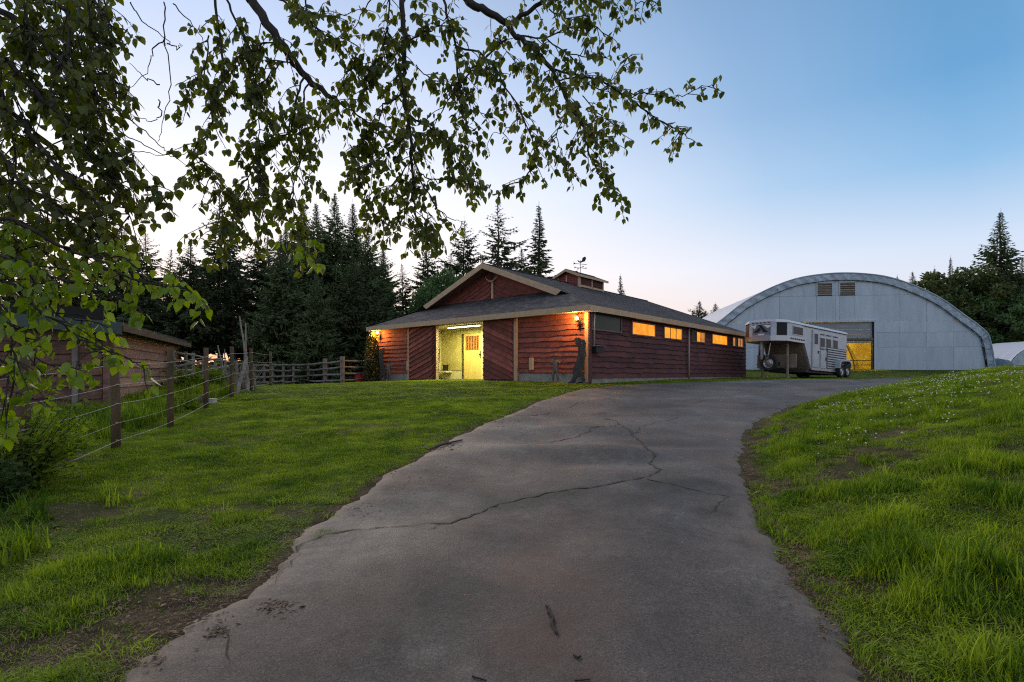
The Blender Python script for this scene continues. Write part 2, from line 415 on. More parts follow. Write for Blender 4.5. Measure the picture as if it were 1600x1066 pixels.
def road_material():
    m = bpy.data.materials.new('asphalt'); m.use_nodes = True; t = m.node_tree; b = t.nodes['Principled BSDF']
    gpos = t.nodes.new('ShaderNodeNewGeometry')
    def noise(sc, det=4, rough=.6, vec=None):
        n = t.nodes.new('ShaderNodeTexNoise'); n.inputs['Scale'].default_value = sc; n.inputs['Detail'].default_value = det; n.inputs['Roughness'].default_value = rough
        t.links.new(vec or gpos.outputs['Position'], n.inputs['Vector']); return n.outputs[0]
    def ramp_(fac, stops):
        r = t.nodes.new('ShaderNodeValToRGB'); t.links.new(fac, r.inputs[0])
        r.color_ramp.elements[0].position, r.color_ramp.elements[0].color = stops[0][0], (*stops[0][1], 1)
        r.color_ramp.elements[1].position, r.color_ramp.elements[1].color = stops[-1][0], (*stops[-1][1], 1)
        for p, c in stops[1:-1]: e = r.color_ramp.elements.new(p); e.color = (*c, 1)
        return r.outputs[0]
    def mix(f, a, b_, mode='MIX'):
        x = t.nodes.new('ShaderNodeMix'); x.data_type = 'RGBA'; x.blend_type = mode
        if isinstance(f, float): x.inputs[0].default_value = f
        else: t.links.new(f, x.inputs[0])
        for sck, v in ((6, a), (7, b_)):
            if isinstance(v, tuple): x.inputs[sck].default_value = (*v, 1)
            else: t.links.new(v, x.inputs[sck])
        return x.outputs[2]
    base = ramp_(noise(.7, 7, .68), [(.36, (.040, .038, .037)), (.5, (.078, .073, .069)), (.64, (.140, .130, .120))])
    brown = ramp_(noise(.45, 6), [(.44, (0, 0, 0)), (.62, (1, 1, 1))])
    mid = ramp_(noise(14, 5, .75), [(.32, (.72, .72, .72)), (.5, (1, 1, 1)), (.68, (1.28, 1.26, 1.23))])
    base = mix(1.0, base, mid, 'MULTIPLY')
    bm = t.nodes.new('ShaderNodeMath'); bm.operation = 'MULTIPLY'; bm.inputs[1].default_value = .8; t.links.new(brown, bm.inputs[0])
    c = mix(bm.outputs[0], base, (.105, .082, .070))
    fine = ramp_(noise(85, 3, .8), [(.34, (.50, .50, .50)), (.52, (1, 1, 1)), (.68, (1.75, 1.7, 1.65))])
    c = mix(1.0, c, fine, 'MULTIPLY')
    vo = t.nodes.new('ShaderNodeTexVoronoi'); vo.inputs['Scale'].default_value = 38; vo.inputs['Randomness'].default_value = 1.0; t.links.new(gpos.outputs['Position'], vo.inputs['Vector'])
    st0 = ramp_(vo.outputs['Distance'], [(.05, (1, 1, 1)), (.12, (0, 0, 0))]); sel = ramp_(vo.outputs['Color'], [(.62, (0, 0, 0)), (.66, (.8, .8, .8))]); st = mix(1.0, st0, sel, 'MULTIPLY')
    c = mix(st, c, (.34, .32, .30))
    ae = t.nodes.new('ShaderNodeAttribute'); ae.attribute_name = 'earth'
    em = t.nodes.new('ShaderNodeMath'); em.operation = 'MULTIPLY'; em.inputs[1].default_value = .62; t.links.new(ae.outputs['Fac'], em.inputs[0])
    c = mix(em.outputs[0], c, (.092, .052, .037))
    ad_ = t.nodes.new('ShaderNodeAttribute'); ad_.attribute_name = 'dark_patch'
    dm_ = t.nodes.new('ShaderNodeMath'); dm_.operation = 'MULTIPLY'; dm_.inputs[1].default_value = .9; t.links.new(ad_.outputs['Fac'], dm_.inputs[0])
    c = mix(dm_.outputs[0], c, (.024, .023, .024))
    # sandy edges
    at = t.nodes.new('ShaderNodeAttribute'); at.attribute_name = 'edge'
    c = mix(at.outputs['Fac'], c, (.20, .155, .122))
    t.links.new(c, b.inputs['Base Color'])
    rg = ramp_(noise(1.2, 3), [(.3, (.62, .62, .62)), (.7, (.85, .85, .85))]); t.links.new(rg, b.inputs['Roughness'])
    b.inputs['Specular IOR Level'].default_value = .35
    n2 = noise(120, 3, .7); n3 = noise(7, 4)
    ad = t.nodes.new('ShaderNodeMath'); ad.operation = 'MULTIPLY_ADD'; ad.inputs[1].default_value = 2.2; t.links.new(n3, ad.inputs[0]); t.links.new(n2, ad.inputs[2])
    bn = t.nodes.new('ShaderNodeBump'); bn.inputs['Strength'].default_value = .5; bn.inputs['Distance'].default_value = .008
    t.links.new(ad.outputs[0], bn.inputs['Height']); t.links.new(bn.outputs[0], b.inputs['Normal'])
    return m

def ground_material():
    m = bpy.data.materials.new('turf'); m.use_nodes = True; t = m.node_tree; b = t.nodes['Principled BSDF']
    b.inputs['Roughness'].default_value = 1.0; b.inputs['Specular IOR Level'].default_value = .1
    gpos = t.nodes.new('ShaderNodeNewGeometry')
    n = t.nodes.new('ShaderNodeTexNoise'); n.inputs['Scale'].default_value = .8; n.inputs['Detail'].default_value = 9; n.inputs['Roughness'].default_value = .72
    t.links.new(gpos.outputs['Position'], n.inputs['Vector'])
    r = t.nodes.new('ShaderNodeValToRGB'); t.links.new(n.outputs[0], r.inputs[0])
    r.color_ramp.elements[0].position = .32; r.color_ramp.elements[0].color = (.020, .032, .006, 1)
    r.color_ramp.elements[1].position = .68; r.color_ramp.elements[1].color = (.055, .080, .013, 1)
    n2 = t.nodes.new('ShaderNodeTexNoise'); n2.inputs['Scale'].default_value = 5; n2.inputs['Detail'].default_value = 6
    t.links.new(gpos.outputs['Position'], n2.inputs['Vector'])
    r2 = t.nodes.new('ShaderNodeValToRGB'); t.links.new(n2.outputs[0], r2.inputs[0])
    r2.color_ramp.elements[0].color = (.035, .025, .017, 1); r2.color_ramp.elements[1].color = (.12, .085, .055, 1)
    r2.color_ramp.elements[0].position = .3; r2.color_ramp.elements[1].position = .75
    at = t.nodes.new('ShaderNodeAttribute'); at.attribute_name = 'bare'
    mx = t.nodes.new('ShaderNodeMix'); mx.data_type = 'RGBA'
    t.links.new(at.outputs['Fac'], mx.inputs[0]); t.links.new(r.outputs[0], mx.inputs[6]); t.links.new(r2.outputs[0], mx.inputs[7])
    t.links.new(mx.outputs[2], b.inputs['Base Color'])
    n4 = t.nodes.new('ShaderNodeTexNoise'); n4.inputs['Scale'].default_value = 35; n4.inputs['Detail'].default_value = 5
    t.links.new(gpos.outputs['Position'], n4.inputs['Vector'])
    bn = t.nodes.new('ShaderNodeBump'); bn.inputs['Strength'].default_value = .9; bn.inputs['Distance'].default_value = .03
    t.links.new(n4.outputs[0], bn.inputs['Height']); t.links.new(bn.outputs[0], b.inputs['Normal'])
    return m

# ------------------------------------------------------------------ ground
def bare_mask(x, y, dist, right):
    """how bare the soil is: shoulders of the road, patches on the bank and under the tree"""
    n1 = fbm(x * 1.3, y * 1.3, 21, 4); n2 = fbm(x * .5, y * .5, 22, 3)
    n3 = fbm(x * 4.5, y * 4.5, 24, 2)
    wdt = np.where(right, .17, .08) * (1 + 1.6 * (n1 - .4) + 1.4 * (n3 - .5))
    sh = 1 - sstep(wdt * .6, wdt * 1.7, dist)
    patch = sstep(.58, .68, n1) * sstep(.40, .58, n2) * np.where(right, 1, .7) * (1 - sstep(9, 13, y))
    near_left = sstep(.47, .64, fbm(x * 1.9, y * 1.9, 25, 3)) * (1 - sstep(3.6, 6.0, y)) * np.where(right, .45, .95)
    return np.clip(sh + patch * .9 + near_left, 0, 1)

def axis(lo, hi, step, far_lo, far_hi, gr=1.16):
    a = list(np.arange(lo, hi, step))
    s_ = step; v = hi
    while v < far_hi: a.append(v); s_ *= gr; v += s_
    a.append(far_hi)
    s_ = step; v = lo; pre = []
    while v > far_lo: s_ *= gr; v -= s_; pre.append(v)
    return np.array(pre[::-1] + a)
gx = axis(-9, 15, .13, -500, 500); gy = axis(.5, 26, .13, -40, 800)
GX, GY = np.meshgrid(gx, gy)
fx, fy = GX.ravel(), GY.ravel()
gzv, gd, gi, gr_ = ground_info(fx, fy)
GZ0 = gzv.reshape(len(gy), len(gx)).copy(); GD0 = gd.reshape(GZ0.shape); GI0 = gi.reshape(GZ0.shape).astype(float)
def quick(x, y):
    """height, distance to the road edge and inside-ness looked up in the ground grid"""
    x = np.atleast_1d(np.asarray(x, float)); y = np.atleast_1d(np.asarray(y, float))
    i = np.clip(np.searchsorted(gx, x) - 1, 0, len(gx) - 2); j = np.clip(np.searchsorted(gy, y) - 1, 0, len(gy) - 2)
    u = (x - gx[i]) / (gx[i + 1] - gx[i]); v = (y - gy[j]) / (gy[j + 1] - gy[j])
    return [(A_[j, i] * (1 - u) + A_[j, i + 1] * u) * (1 - v) + (A_[j + 1, i] * (1 - u) + A_[j + 1, i + 1] * u) * v for A_ in (GZ0, GD0, GI0)]
bare = bare_mask(fx, fy, gd, gr_)
gzv = gzv - np.where(gi, .09 * sstep(.02, .25, gd), 0) - bare * (~gi) * .015
nx, ny = len(gx), len(gy)
ii = np.arange(nx * ny).reshape(ny, nx)
Fq = np.stack([ii[:-1, :-1].ravel(), ii[:-1, 1:].ravel(), ii[1:, 1:].ravel(), ii[1:, :-1].ravel()], 1)
me = np_mesh('ground', np.stack([fx, fy, gzv], 1), Fq, ground_material(), True)
a_ = me.attributes.new('bare', 'FLOAT', 'POINT'); a_.data.foreach_set('value', bare.astype(np.float32))
link('ground', me, kind='structure')

# road: one sheet across, finely divided so that heaves and dips are real
NA = 44
tt = np.linspace(0, 1, NA)
# finer stations near the camera come from the edge tables themselves
RX = Ls[:, None, 0] * (1 - tt) + Rs[:, None, 0] * tt; RY = Ls[:, None, 1] * (1 - tt) + Rs[:, None, 1] * tt
rx, ry = RX.ravel(), RY.ravel()
p0 = ground_info(rx, ry)[0]
edge = np.minimum(np.minimum(tt, 1 - tt)[None, :] * np.hypot(Rs[:, 0] - Ls[:, 0], Rs[:, 1] - Ls[:, 1])[:, None], 3).ravel()
rzv = p0 + road_bump(rx, ry) * sstep(0, .6, edge) + .02 - .035 * (1 - sstep(0, .10, edge))
ii = np.arange(NS * NA).reshape(NS, NA)
Fq = np.stack([ii[:-1, :-1].ravel(), ii[:-1, 1:].ravel(), ii[1:, 1:].ravel(), ii[1:, :-1].ravel()], 1)
me = np_mesh('road', np.stack([rx, ry, rzv], 1), Fq, road_material(), True)
leftside = (np.tile(tt, NS) < .5)
en = fbm(rx * 3, ry * 3, 31)
ev = (1 - sstep(.0, .22, edge * (0.5 + en))) * .75 + leftside * (1 - sstep(.1, 1.3, edge)) * sstep(.35, .65, fbm(rx * 1.5, ry * 1.5, 33)) * sstep(4, 6, ry) * .5
a_ = me.attributes.new('edge', 'FLOAT', 'POINT'); a_.data.foreach_set('value', np.clip(ev, 0, 1).astype(np.float32))
SB = [(960, 782, .9, .22, 1), (1065, 768, .5, .25, 1), (860, 790, .6, .16, .8), (1130, 790, .35, .25, .8), (1000, 636, 1.2, .5, .7), (890, 655, .9, .35, .6), (985, 652, .8, .3, .6), (740, 812, .5, .12, .5), (1090, 700, .7, .4, .6), (700, 930, .5, .2, .35), (1180, 640, 1.0, .4, .5), (1020, 700, .5, .25, .6)]  # darker patches on the asphalt, mostly along the cracks
BB = [(870, 900, .45, .55, 1), (830, 1010, .45, .35, 1), (860, 830, .6, .4, .8), (980, 700, .8, .45, .8), (760, 720, .8, .4, .6), (650, 760, .7, .5, .5), (900, 1050, .5, .2, .8), (560, 990, .3, .3, .3), (850, 640, 1.4, .8, .5), (1130, 860, .25, .5, .4)]
def blobs(B, amp):
    o = np.zeros(len(rx)); jn = fbm(rx * 1.7, ry * 1.7, 81, 4) - .5; jm = fbm(rx * 1.7, ry * 1.7, 82, 4) - .5
    for px_, py_, sx, sy, a in B:
        bx, by = ground_at(px_, py_)
        o = np.maximum(o, a * np.exp(-((rx - bx + jn * amp) / sx) ** 2 - ((ry - by + jm * amp) / sy) ** 2))
    return np.clip(o * (.55 + .9 * fbm(rx * 5, ry * 5, 83, 3)), 0, 1)
for nm_, B_l in (('dark_patch', SB), ('earth', BB)):
    a_ = me.attributes.new(nm_, 'FLOAT', 'POINT'); a_.data.foreach_set('value', blobs(B_l, 1.0).astype(np.float32))
road = link('road', me, kind='structure')

def on_road(x, y):
    z, d, i_ = quick(x, y)
    return float(z[0] + road_bump(np.array([x]), np.array([y]))[0] * sstep(0, .6, d[0]) + .02)
M_crack = mat('crack_dirt', (.020, .017, .014), 1, c2=(.06, .055, .030), scale=30, coord='World')
def crack(pts, w0, w1, seed):
    r = random.Random(seed); G = [ground_at(*p) for p in pts]
    P = []
    for a, b in zip(G[:-1], G[1:]):
        n = max(2, int(math.hypot(b[0] - a[0], b[1] - a[1]) / .07))
        for k in range(n): P.append((a[0] + (b[0] - a[0]) * k / n, a[1] + (b[1] - a[1]) * k / n))
    P.append(G[-1]); n = len(P); mb = MB(); vs = []
    off = 0
    for k, (x, y) in enumerate(P):
        off = off * .7 + r.uniform(-.035, .035)
        q = P[min(k + 1, n - 1)]; p = P[max(k - 1, 0)]
        d = Vector((q[0] - p[0], q[1] - p[1])); d.normalize(); nn = Vector((-d.y, d.x))
        wd = (w0 + (w1 - w0) * k / n) * r.choice((.25, .4, .6, .9, 1.3)) * (.25 if k in (0, n - 1) else 1)
        cx, cy = x + nn.x * off, y + nn.y * off
        for sgn in (-1, 1):
            X, Y_ = cx + nn.x * wd * sgn, cy + nn.y * wd * sgn
            vs.append((X, Y_, on_road(X, Y_) + .005))
    mb.add(vs, [(2 * k, 2 * k + 2, 2 * k + 3, 2 * k + 1) for k in range(n - 1)])
    mb.build('crack', M_crack, road)
crack([(512, 838), (590, 836), (640, 832), (700, 822), (760, 800), (800, 785), (850, 775), (900, 768), (960, 762), (1010, 756)], .010, .016, 1)
crack([(1010, 756), (1035, 741), (1020, 722), (1012, 703), (992, 684), (968, 664), (945, 655)], .012, .022, 2)
crack([(1010, 756), (1050, 765), (1100, 775), (1142, 781)], .010, .006, 3)
crack([(512, 840), (480, 853), (466, 868), (430, 884), (408, 900)], .010, .004, 4)
crack([(968, 666), (930, 680), (896, 690), (850, 697), (820, 706)], .020, .006, 5)
crack([(480, 853), (448, 862), (425, 868)], .006, .003, 6)
crack([(702, 820), (690, 832), (672, 838)], .007, .003, 8)
crack([(1140, 781), (1118, 792), (1112, 805)], .010, .004, 9)
crack([(470, 868), (440, 905), (415, 930)], .005, .002, 10)
crack([(340, 985), (360, 1020), (352, 1062)], .004, .002, 11)
crack([(1090, 630), (1130, 622), (1160, 612)], .012, .006, 12)
crack([(992, 684), (1010, 668), (1060, 655)], .008, .004, 13)
crack([(800, 652), (850, 645), (905, 633)], .012, .006, 14)

# ------------------------------------------------------------------ the red barn
PHI = R(41.0)
BX = Vector((math.cos(PHI), -math.sin(PHI), 0)); BY = Vector((math.sin(PHI), math.cos(PHI), 0))
W = 6.36; BL = 17.3
Cc = Vector((2.707, 18.5, 0))
BO = Cc - BX * W; BZ = E - .30
BO.z = BZ
barn = thing('barn', 'long red stained plank barn with brown shingle roof, cream fascia, gable and lit doorway', 'barn', BO, -PHI)
def barn_x(px, y=0.0):
    r = (px - 800) / F
    o = BO + BY * y
    return (r * o.y - o.x) / (BX.x - r * BX.y)
def barn_y(px, x=W):
    r = (px - 800) / F
    o = BO + BX * x
    return (r * o.y - o.x) / (BY.x - r * BY.y)
def barn_z(py, x, y):
    o = BO + BX * x + BY * y
    return E + (HZ - py) / F * o.y - BZ
EZ = 2.66; RZ = 5.23; SL = (RZ - EZ) / 6.66; FSL = .469; OV = .4
def roof_z(x): return RZ - SL * abs(x)
def front_z(y): return EZ + FSL * (y + OV)
DX0, DX1 = barn_x(684), barn_x(757)
WT = EZ - .20    # top of the wall boards under the soffit
MF = Matrix(((1, 0, 0, 0), (0, 0, -1, 0), (0, 1, 0, 0), (0, 0, 0, 1)))          # front: (u,v,out)->(u,-out,v)
def MSIDE(x): return Matrix(((0, 0, 1, x), (1, 0, 0, 0), (0, 1, 0, 0), (0, 0, 0, 1)))  # right side: (u,v,out)->(x+out,u,v)
FD = .34  # foundation top
# backing walls
LDX = barn_x(641); RDX = barn_x(806)
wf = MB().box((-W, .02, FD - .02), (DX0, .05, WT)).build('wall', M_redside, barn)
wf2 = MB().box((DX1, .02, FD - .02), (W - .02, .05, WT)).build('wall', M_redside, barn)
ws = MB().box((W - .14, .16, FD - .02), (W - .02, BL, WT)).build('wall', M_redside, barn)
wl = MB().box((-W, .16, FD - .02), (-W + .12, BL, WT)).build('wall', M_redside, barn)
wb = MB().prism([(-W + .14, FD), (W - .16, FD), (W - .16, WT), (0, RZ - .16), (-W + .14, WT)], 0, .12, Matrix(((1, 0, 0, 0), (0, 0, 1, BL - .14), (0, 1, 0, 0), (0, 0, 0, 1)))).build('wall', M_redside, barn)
boards(wf2, M_red, [(RDX + .16, FD), (W - .14, FD), (W - .14, WT), (RDX + .16, WT)], 0, .195, MF, wavy=.016, seed=1, length=None)
boards(wf, M_red, [(-W + .12, FD), (LDX - .05, FD), (LDX - .05, WT), (-W + .12, WT)], 0, .195, MF, wavy=.014, seed=2)
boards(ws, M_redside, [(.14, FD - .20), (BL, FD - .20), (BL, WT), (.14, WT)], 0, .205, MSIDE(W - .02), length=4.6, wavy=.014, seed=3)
MB().box((-W + .01, .01, -.6), (DX0 - .02, .05, FD - .03)).build('foundation', M_conc, barn)
MB().box((DX1 + .02, .01, -.6), (W - .005, .05, FD - .03)).build('foundation', M_conc, barn)
MB().box((W - .15, .18, -.6), (W - .006, BL, FD - .09)).build('foundation', M_conc, barn)
# sliding doors, planked on the slant
def slide_door(x0, x1, ang, seed, lab):
    d = MB().box((x0, -.10, .06), (x1, -.06, WT)).build('sliding_door', M_redside, barn, label=lab)
    MX = Matrix(((1, 0, 0, 0), (0, 0, -1, -.10), (0, 1, 0, 0), (0, 0, 0, 1)))
    boards(d, M_red, [(x0 + .01, .07), (x1 - .01, .07), (x1 - .01, WT), (x0 + .01, WT)], ang, .215, MX, wavy=.006, seed=seed, tilt=.03, thick=.03)
slide_door(LDX + .06, DX0 - .10, R(19), 11, 'red sliding door with boards rising to the right')
slide_door(DX1 + .02, RDX - .02, R(-21), 12, 'red sliding door with boards falling to the right')
MB().box((RDX, -.13, -.1), (RDX + .14, -.015, WT)).build('downspout', M_cream, barn)
MB().box((LDX - .04, -.13, 0.0), (LDX + .04, -.015, WT)).build('downspout', M_cream, barn)
MB().box((W - .13, -.07, .0), (W + .02, -.005, WT)).build('corner_board', M_cream, barn)
MB().box((W + .025, -.06, .0), (W + .06, .12, WT)).build('corner_board', M_redside, barn)
MB().box((-W, -.07, 0), (-W + .13, -.005, WT)).build('corner_board', M_cream, barn)
dsy = barn_y(1073)
MB().tube([(W + .11, dsy, 0), (W + .11, dsy, 1.3), (W + .11, dsy, WT)], .045, 10).build('downspout', mat('downspout_grey', (.30, .24, .23), .6), barn, smooth=True)
MB().tube([(W + .09, .22, WT + .05), (W + .09, .24, WT - .12), (W + .10, .2, WT - .35), (W + .1, .2, 1.25)], .03, 8).build('downspout', mat('downspout_pale', (.42, .40, .38), .4, .3), barn, smooth=True)
# door frame, inside the doorway
M_ply = mat('yellowed_plywood', (.42, .38, .17), .55, c2=(.32, .28, .10), scale=2.2, detail=6, bump=.1)
M_ivory = mat('ivory_paint', (.55, .52, .36), .6, c2=(.47, .43, .27), scale=4)
M_pine = mat('pine_door', (.52, .42, .16), .45, c2=(.42, .32, .10), scale=3, stretch=(8, 8, .6))
MB().box((DX0 - .06, -.075, .02), (DX0, -.01, WT)).build('door_frame', M_cream, barn)
MB().box((DX1 - .03, -.04, .02), (DX1 + .03, .01, WT)).build('door_frame', M_cream, barn)
IY = 1.9
room = MB().box((-3.6, .2, -.5), (3.6, IY + 2.4, .015)).build('floor_slab', M_conc, barn)
MB().box((-3.6, .2, 2.50), (3.6, IY + 1.0, 2.56)).build('ceiling_panel', M_ivory, barn)
ix0 = barn_x(685, IY) - 1.4; gapx0, gapx1 = barn_x(720.5, IY), barn_x(724.5, IY); idx1 = barn_x(752, IY)
MB().box((ix0, IY, .45), (gapx0, IY + .08, 2.5)).build('partition_panel', M_ply, barn)
MB().box((ix0, IY - .03, .012), (gapx0 - .01, IY + .08, .42)).build('partition_base', M_ivory, barn)
MB().box((ix0, IY - .035, .423), (gapx0 - .01, IY - .002, .447)).build('partition_rail', M_blackm, barn)
MB().box((gapx0 - .3, IY + .5, 0.02), (gapx1 + 3.0, IY + .56, 2.5)).build('partition_panel', M_dark, barn)  # black sheet standing in for the darkness behind the gap
gd_ = MB().box((gapx1, IY, .012), (idx1, IY + .05, 1.42)).box((gapx1, IY, 2.10), (idx1, IY + .05, 2.22)).box((gapx1, IY, 1.42), (gapx1 + .14, IY + .05, 2.10)).box((idx1 - .14, IY, 1.42), (idx1, IY + .05, 2.10)).build('stall_door', M_pine, barn, label='pale pine stall door with barred window')
MB().box((gapx1 + .14, IY + .03, 1.42), (idx1 - .14, IY + .045, 2.10)).build('grille_backing', mat('stall_glow', (.35, .14, .03), .7, emis=(.9, .30, .04), es=.10), gd_)
nb = 9
for k in range(nb):
    xx = gapx1 + .16 + (idx1 - gapx1 - .32) * k / (nb - 1)
    MB().tube([(xx, IY + .0, 1.42), (xx, IY + .0, 2.10)], .015, 6).build('grille_bar', M_blackm, gd_)
MB().box((idx1 - .12, IY - .03, 1.18), (idx1 - .02, IY - .004, 1.24)).box((idx1 - .07, IY - .04, 1.05), (idx1 - .04, IY - .004, 1.36)).build('door_latch', M_blackm, gd_)
MB().box((idx1 + .01, IY - .02, .012), (DX1 + 2.2, IY + .08, 2.5)).build('partition_panel', M_ivory, barn)
MB().box((gapx0 - .02, IY - .02, 2.23), (idx1 + .03, IY + .03, 2.5)).build('partition_panel', M_ply, barn)
MB().box((DX0 - 2.0, .2, .012), (DX0 - 1.92, IY, 2.5)).build('partition_panel', M_ivory, barn)
MB().box((DX1 + 1.7, .2, .012), (DX1 + 1.78, IY - .03, 2.5)).build('partition_panel', M_ivory, barn)
MB().box((DX0 - 2.0, .055, .012), (DX0 - .01, .07, 2.5)).build('partition_panel', M_ivory, barn)
MB().box((DX1 + .04, .055, .012), (DX1 + 1.7, .07, 2.5)).build('partition_panel', M_ivory, barn)
# bucket and halter inside the doorway
bx_ = barn_x(695, IY - .25)
hb = MB().tube([(0, 0, 0), (0, 0, .30)], [.12, .15], 14).build('black_bucket', M_blackm, smooth=False, label='small black bucket on the ledge inside the lit barn doorway', category='bucket')
hb.matrix_world = Matrix.Translation(BO + BX * bx_ + BY * (IY - .2) + Vector((0, 0, .44)))
MB().tube([(.14 * math.cos(a), 0, .30 + .14 * math.sin(a)) for a in np.linspace(0, math.pi, 9)], .006, 5).build('handle', M_blackm, hb)
MB().box((bx_ - .35, IY - .42, .36), (bx_ + .3, IY - .03, .435)).build('ledge', M_ivory, barn)
hp = MB().tube([(barn_x(688, .3), .22, 1.6), (barn_x(688, .3) + .05, .20, 1.45), (barn_x(688, .3) + .02, .2, 1.1), (barn_x(688, .3) + .04, .2, .8)], [.012, .02, .03, .012], 6).build('lead_rope', M_blackm, label='dark lead rope hanging just inside the left door jamb', category='rope')
hp.location = BO; hp.rotation_euler = (0, 0, -PHI)
# tube lamp
tl = thing('tube_lamp', 'lit fluorescent tube under the ceiling of the barn doorway', 'lamp', BO, -PHI)
ty = .75
tx0, tx1 = barn_x(699, ty), barn_x(751, ty); tz = barn_z(511, (tx0 + tx1) / 2, ty) ; tz = min(tz, 2.42)
M_tube = mat('tube_glow', (.9, .9, .8), .5, emis=(1.0, .98, .72), es=5)
MB().box((tx0, ty - .06, tz + .03), (tx1, ty + .06, tz + .07)).build('lamp_housing', M_ivory, tl)
MB().tube([(tx0 + .05, ty, tz), (tx1 - .05, ty, tz)], .019, 8).build('tube', M_tube, tl)
al = bpy.data.lights.new('tube_light', 'AREA'); al.shape = 'RECTANGLE'; al.size = tx1 - tx0 - .1; al.size_y = .08; al.energy = 165; al.color = (1.0, .90, .36)
ao = bpy.data.objects.new('tube_light', al); COL.objects.link(ao); ao.parent = tl; ao.location = ((tx0 + tx1) / 2, ty, tz - .03); ao['kind'] = 'helper'

# windows of the long side
M_win = [mat('pane_dark', (.035, .04, .03), .25, spec=.12), None, None]
def lit(name, c, es, c2):
    m = bpy.data.materials.new(name); m.use_nodes = True; t = m.node_tree; b = t.nodes['Principled BSDF']
    b.inputs['Base Color'].default_value = (.25, .12, .03, 1); b.inputs['Roughness'].default_value = .5; b.inputs['Specular IOR Level'].default_value = .1
    tc = t.nodes.new('ShaderNodeTexCoord'); n = t.nodes.new('ShaderNodeTexNoise'); n.inputs['Scale'].default_value = 3.5; n.inputs['Detail'].default_value = 6; n.inputs['Distortion'].default_value = .6
    t.links.new(tc.outputs['Object'], n.inputs['Vector'])
    r = t.nodes.new('ShaderNodeValToRGB'); t.links.new(n.outputs[0], r.inputs[0])
    r.color_ramp.elements[0].color = (*c2, 1); r.color_ramp.elements[1].color = (*c, 1); r.color_ramp.elements[0].position = .3; r.color_ramp.elements[1].position = .65
    t.links.new(r.outputs[0], b.inputs['Emission Color']); b.inputs['Emission Strength'].default_value = es
    return m
M_lit = lit('pane_lit', (1.0, .36, .02), .80, (.72, .20, .01))
M_lit2 = lit('pane_lit_dim', (.75, .30, .07), .5, (.45, .16, .05))
M_frame = mat('window_frame_brown', (.20, .12, .09), .7, c2=(.12, .07, .06), scale=6)
wins = [(925, 970, 487, 513, 'dark', 0), (988, 1023, 502, 523, 'lit', 0), (1038, 1065, 513.5, 530, 'lit', 3), (1082, 1101, 522, 536, 'dim', 3), (1113, 1136, 526, 542, 'lit', 0), (1145, 1164, 532, 546, 'dim', 5)]
for k, (a, b, t0, t1, kd, mul) in enumerate(wins):
    y0, y1 = barn_y(a, W + .05), barn_y(b, W + .05)
    z1 = 2.34 if k else 2.50; z0 = z1 - (.46 if k else .60)
    x0 = W + .01; x1 = W + .075
    fr = MB().box((x0, y0 - .05, z0 - .05), (x1, y1 + .05, z0)).box((x0, y0 - .05, z1), (x1, y1 + .05, z1 + .05)).box((x0, y0 - .05, z0), (x1, y0, z1)).box((x0, y1, z0), (x1, y1 + .05, z1)).build('window', M_frame, barn)
    pm = {'dark': M_win[0], 'lit': M_lit, 'dim': M_lit2}[kd]
    pat = {3: (M_win[0], M_lit, M_lit2), 5: (M_lit2, M_win[0], M_lit2, M_lit2, M_win[0])}.get(k)
    n = max(mul, 1)
    for q in range(n):
        ya = y0 + (y1 - y0) * q / n; yb = y0 + (y1 - y0) * (q + 1) / n
        MB().box((x0 + .02, ya + (.018 if q else 0), z0), (x0 + .035, yb, z1)).build('pane', pat[q] if pat else pm, fr)
        if q: MB().box((x0 + .01, ya - .016, z0), (x1 - .01, ya + .016, z1)).build('mullion', M_frame, fr)
# soffits and fascias
M_sof = mat('soffit', (.20, .10, .07), .8)
M_shing = bpy.data.materials.new('shingles'); M_shing.use_nodes = True
t = M_shing.node_tree; b = t.nodes['Principled BSDF']; b.inputs['Roughness'].default_value = .95; b.inputs['Specular IOR Level'].default_value = .25
uvn = t.nodes.new('ShaderNodeTexCoord')
br = t.nodes.new('ShaderNodeTexBrick'); br.inputs['Scale'].default_value = 1.0; br.inputs['Brick Width'].default_value = .26; br.inputs['Row Height'].default_value = .14
br.inputs['Mortar Size'].default_value = .006; br.inputs['Color1'].default_value = (.058, .057, .063, 1); br.inputs['Color2'].default_value = (.130, .124, .128, 1); br.inputs['Mortar'].default_value = (.02, .02, .022, 1)
t.links.new(uvn.outputs['UV'], br.inputs['Vector'])
n = t.nodes.new('ShaderNodeTexNoise'); n.inputs['Scale'].default_value = 1.3; n.inputs['Detail'].default_value = 8; n.inputs['Roughness'].default_value = .75; t.links.new(uvn.outputs['UV'], n.inputs['Vector'])
r = t.nodes.new('ShaderNodeValToRGB'); t.links.new(n.outputs[0], r.inputs[0]); r.color_ramp.elements[0].position = .3; r.color_ramp.elements[0].color = (.55, .55, .58, 1); r.color_ramp.elements[1].position = .7; r.color_ramp.elements[1].color = (1.35, 1.3, 1.25, 1)
mx = t.nodes.new('ShaderNodeMix'); mx.data_type = 'RGBA'; mx.blend_type = 'MULTIPLY'; mx.inputs[0].default_value = 1
t.links.new(br.outputs['Color'], mx.inputs[6]); t.links.new(r.outputs[0], mx.inputs[7]); t.links.new(mx.outputs[2], b.inputs['Base Color'])
bn = t.nodes.new('ShaderNodeBump'); bn.inputs['Strength'].default_value = .6; bn.inputs['Distance'].default_value = .01; t.links.new(br.outputs['Color'], bn.inputs['Height']); t.links.new(bn.outputs[0], b.inputs['Normal'])

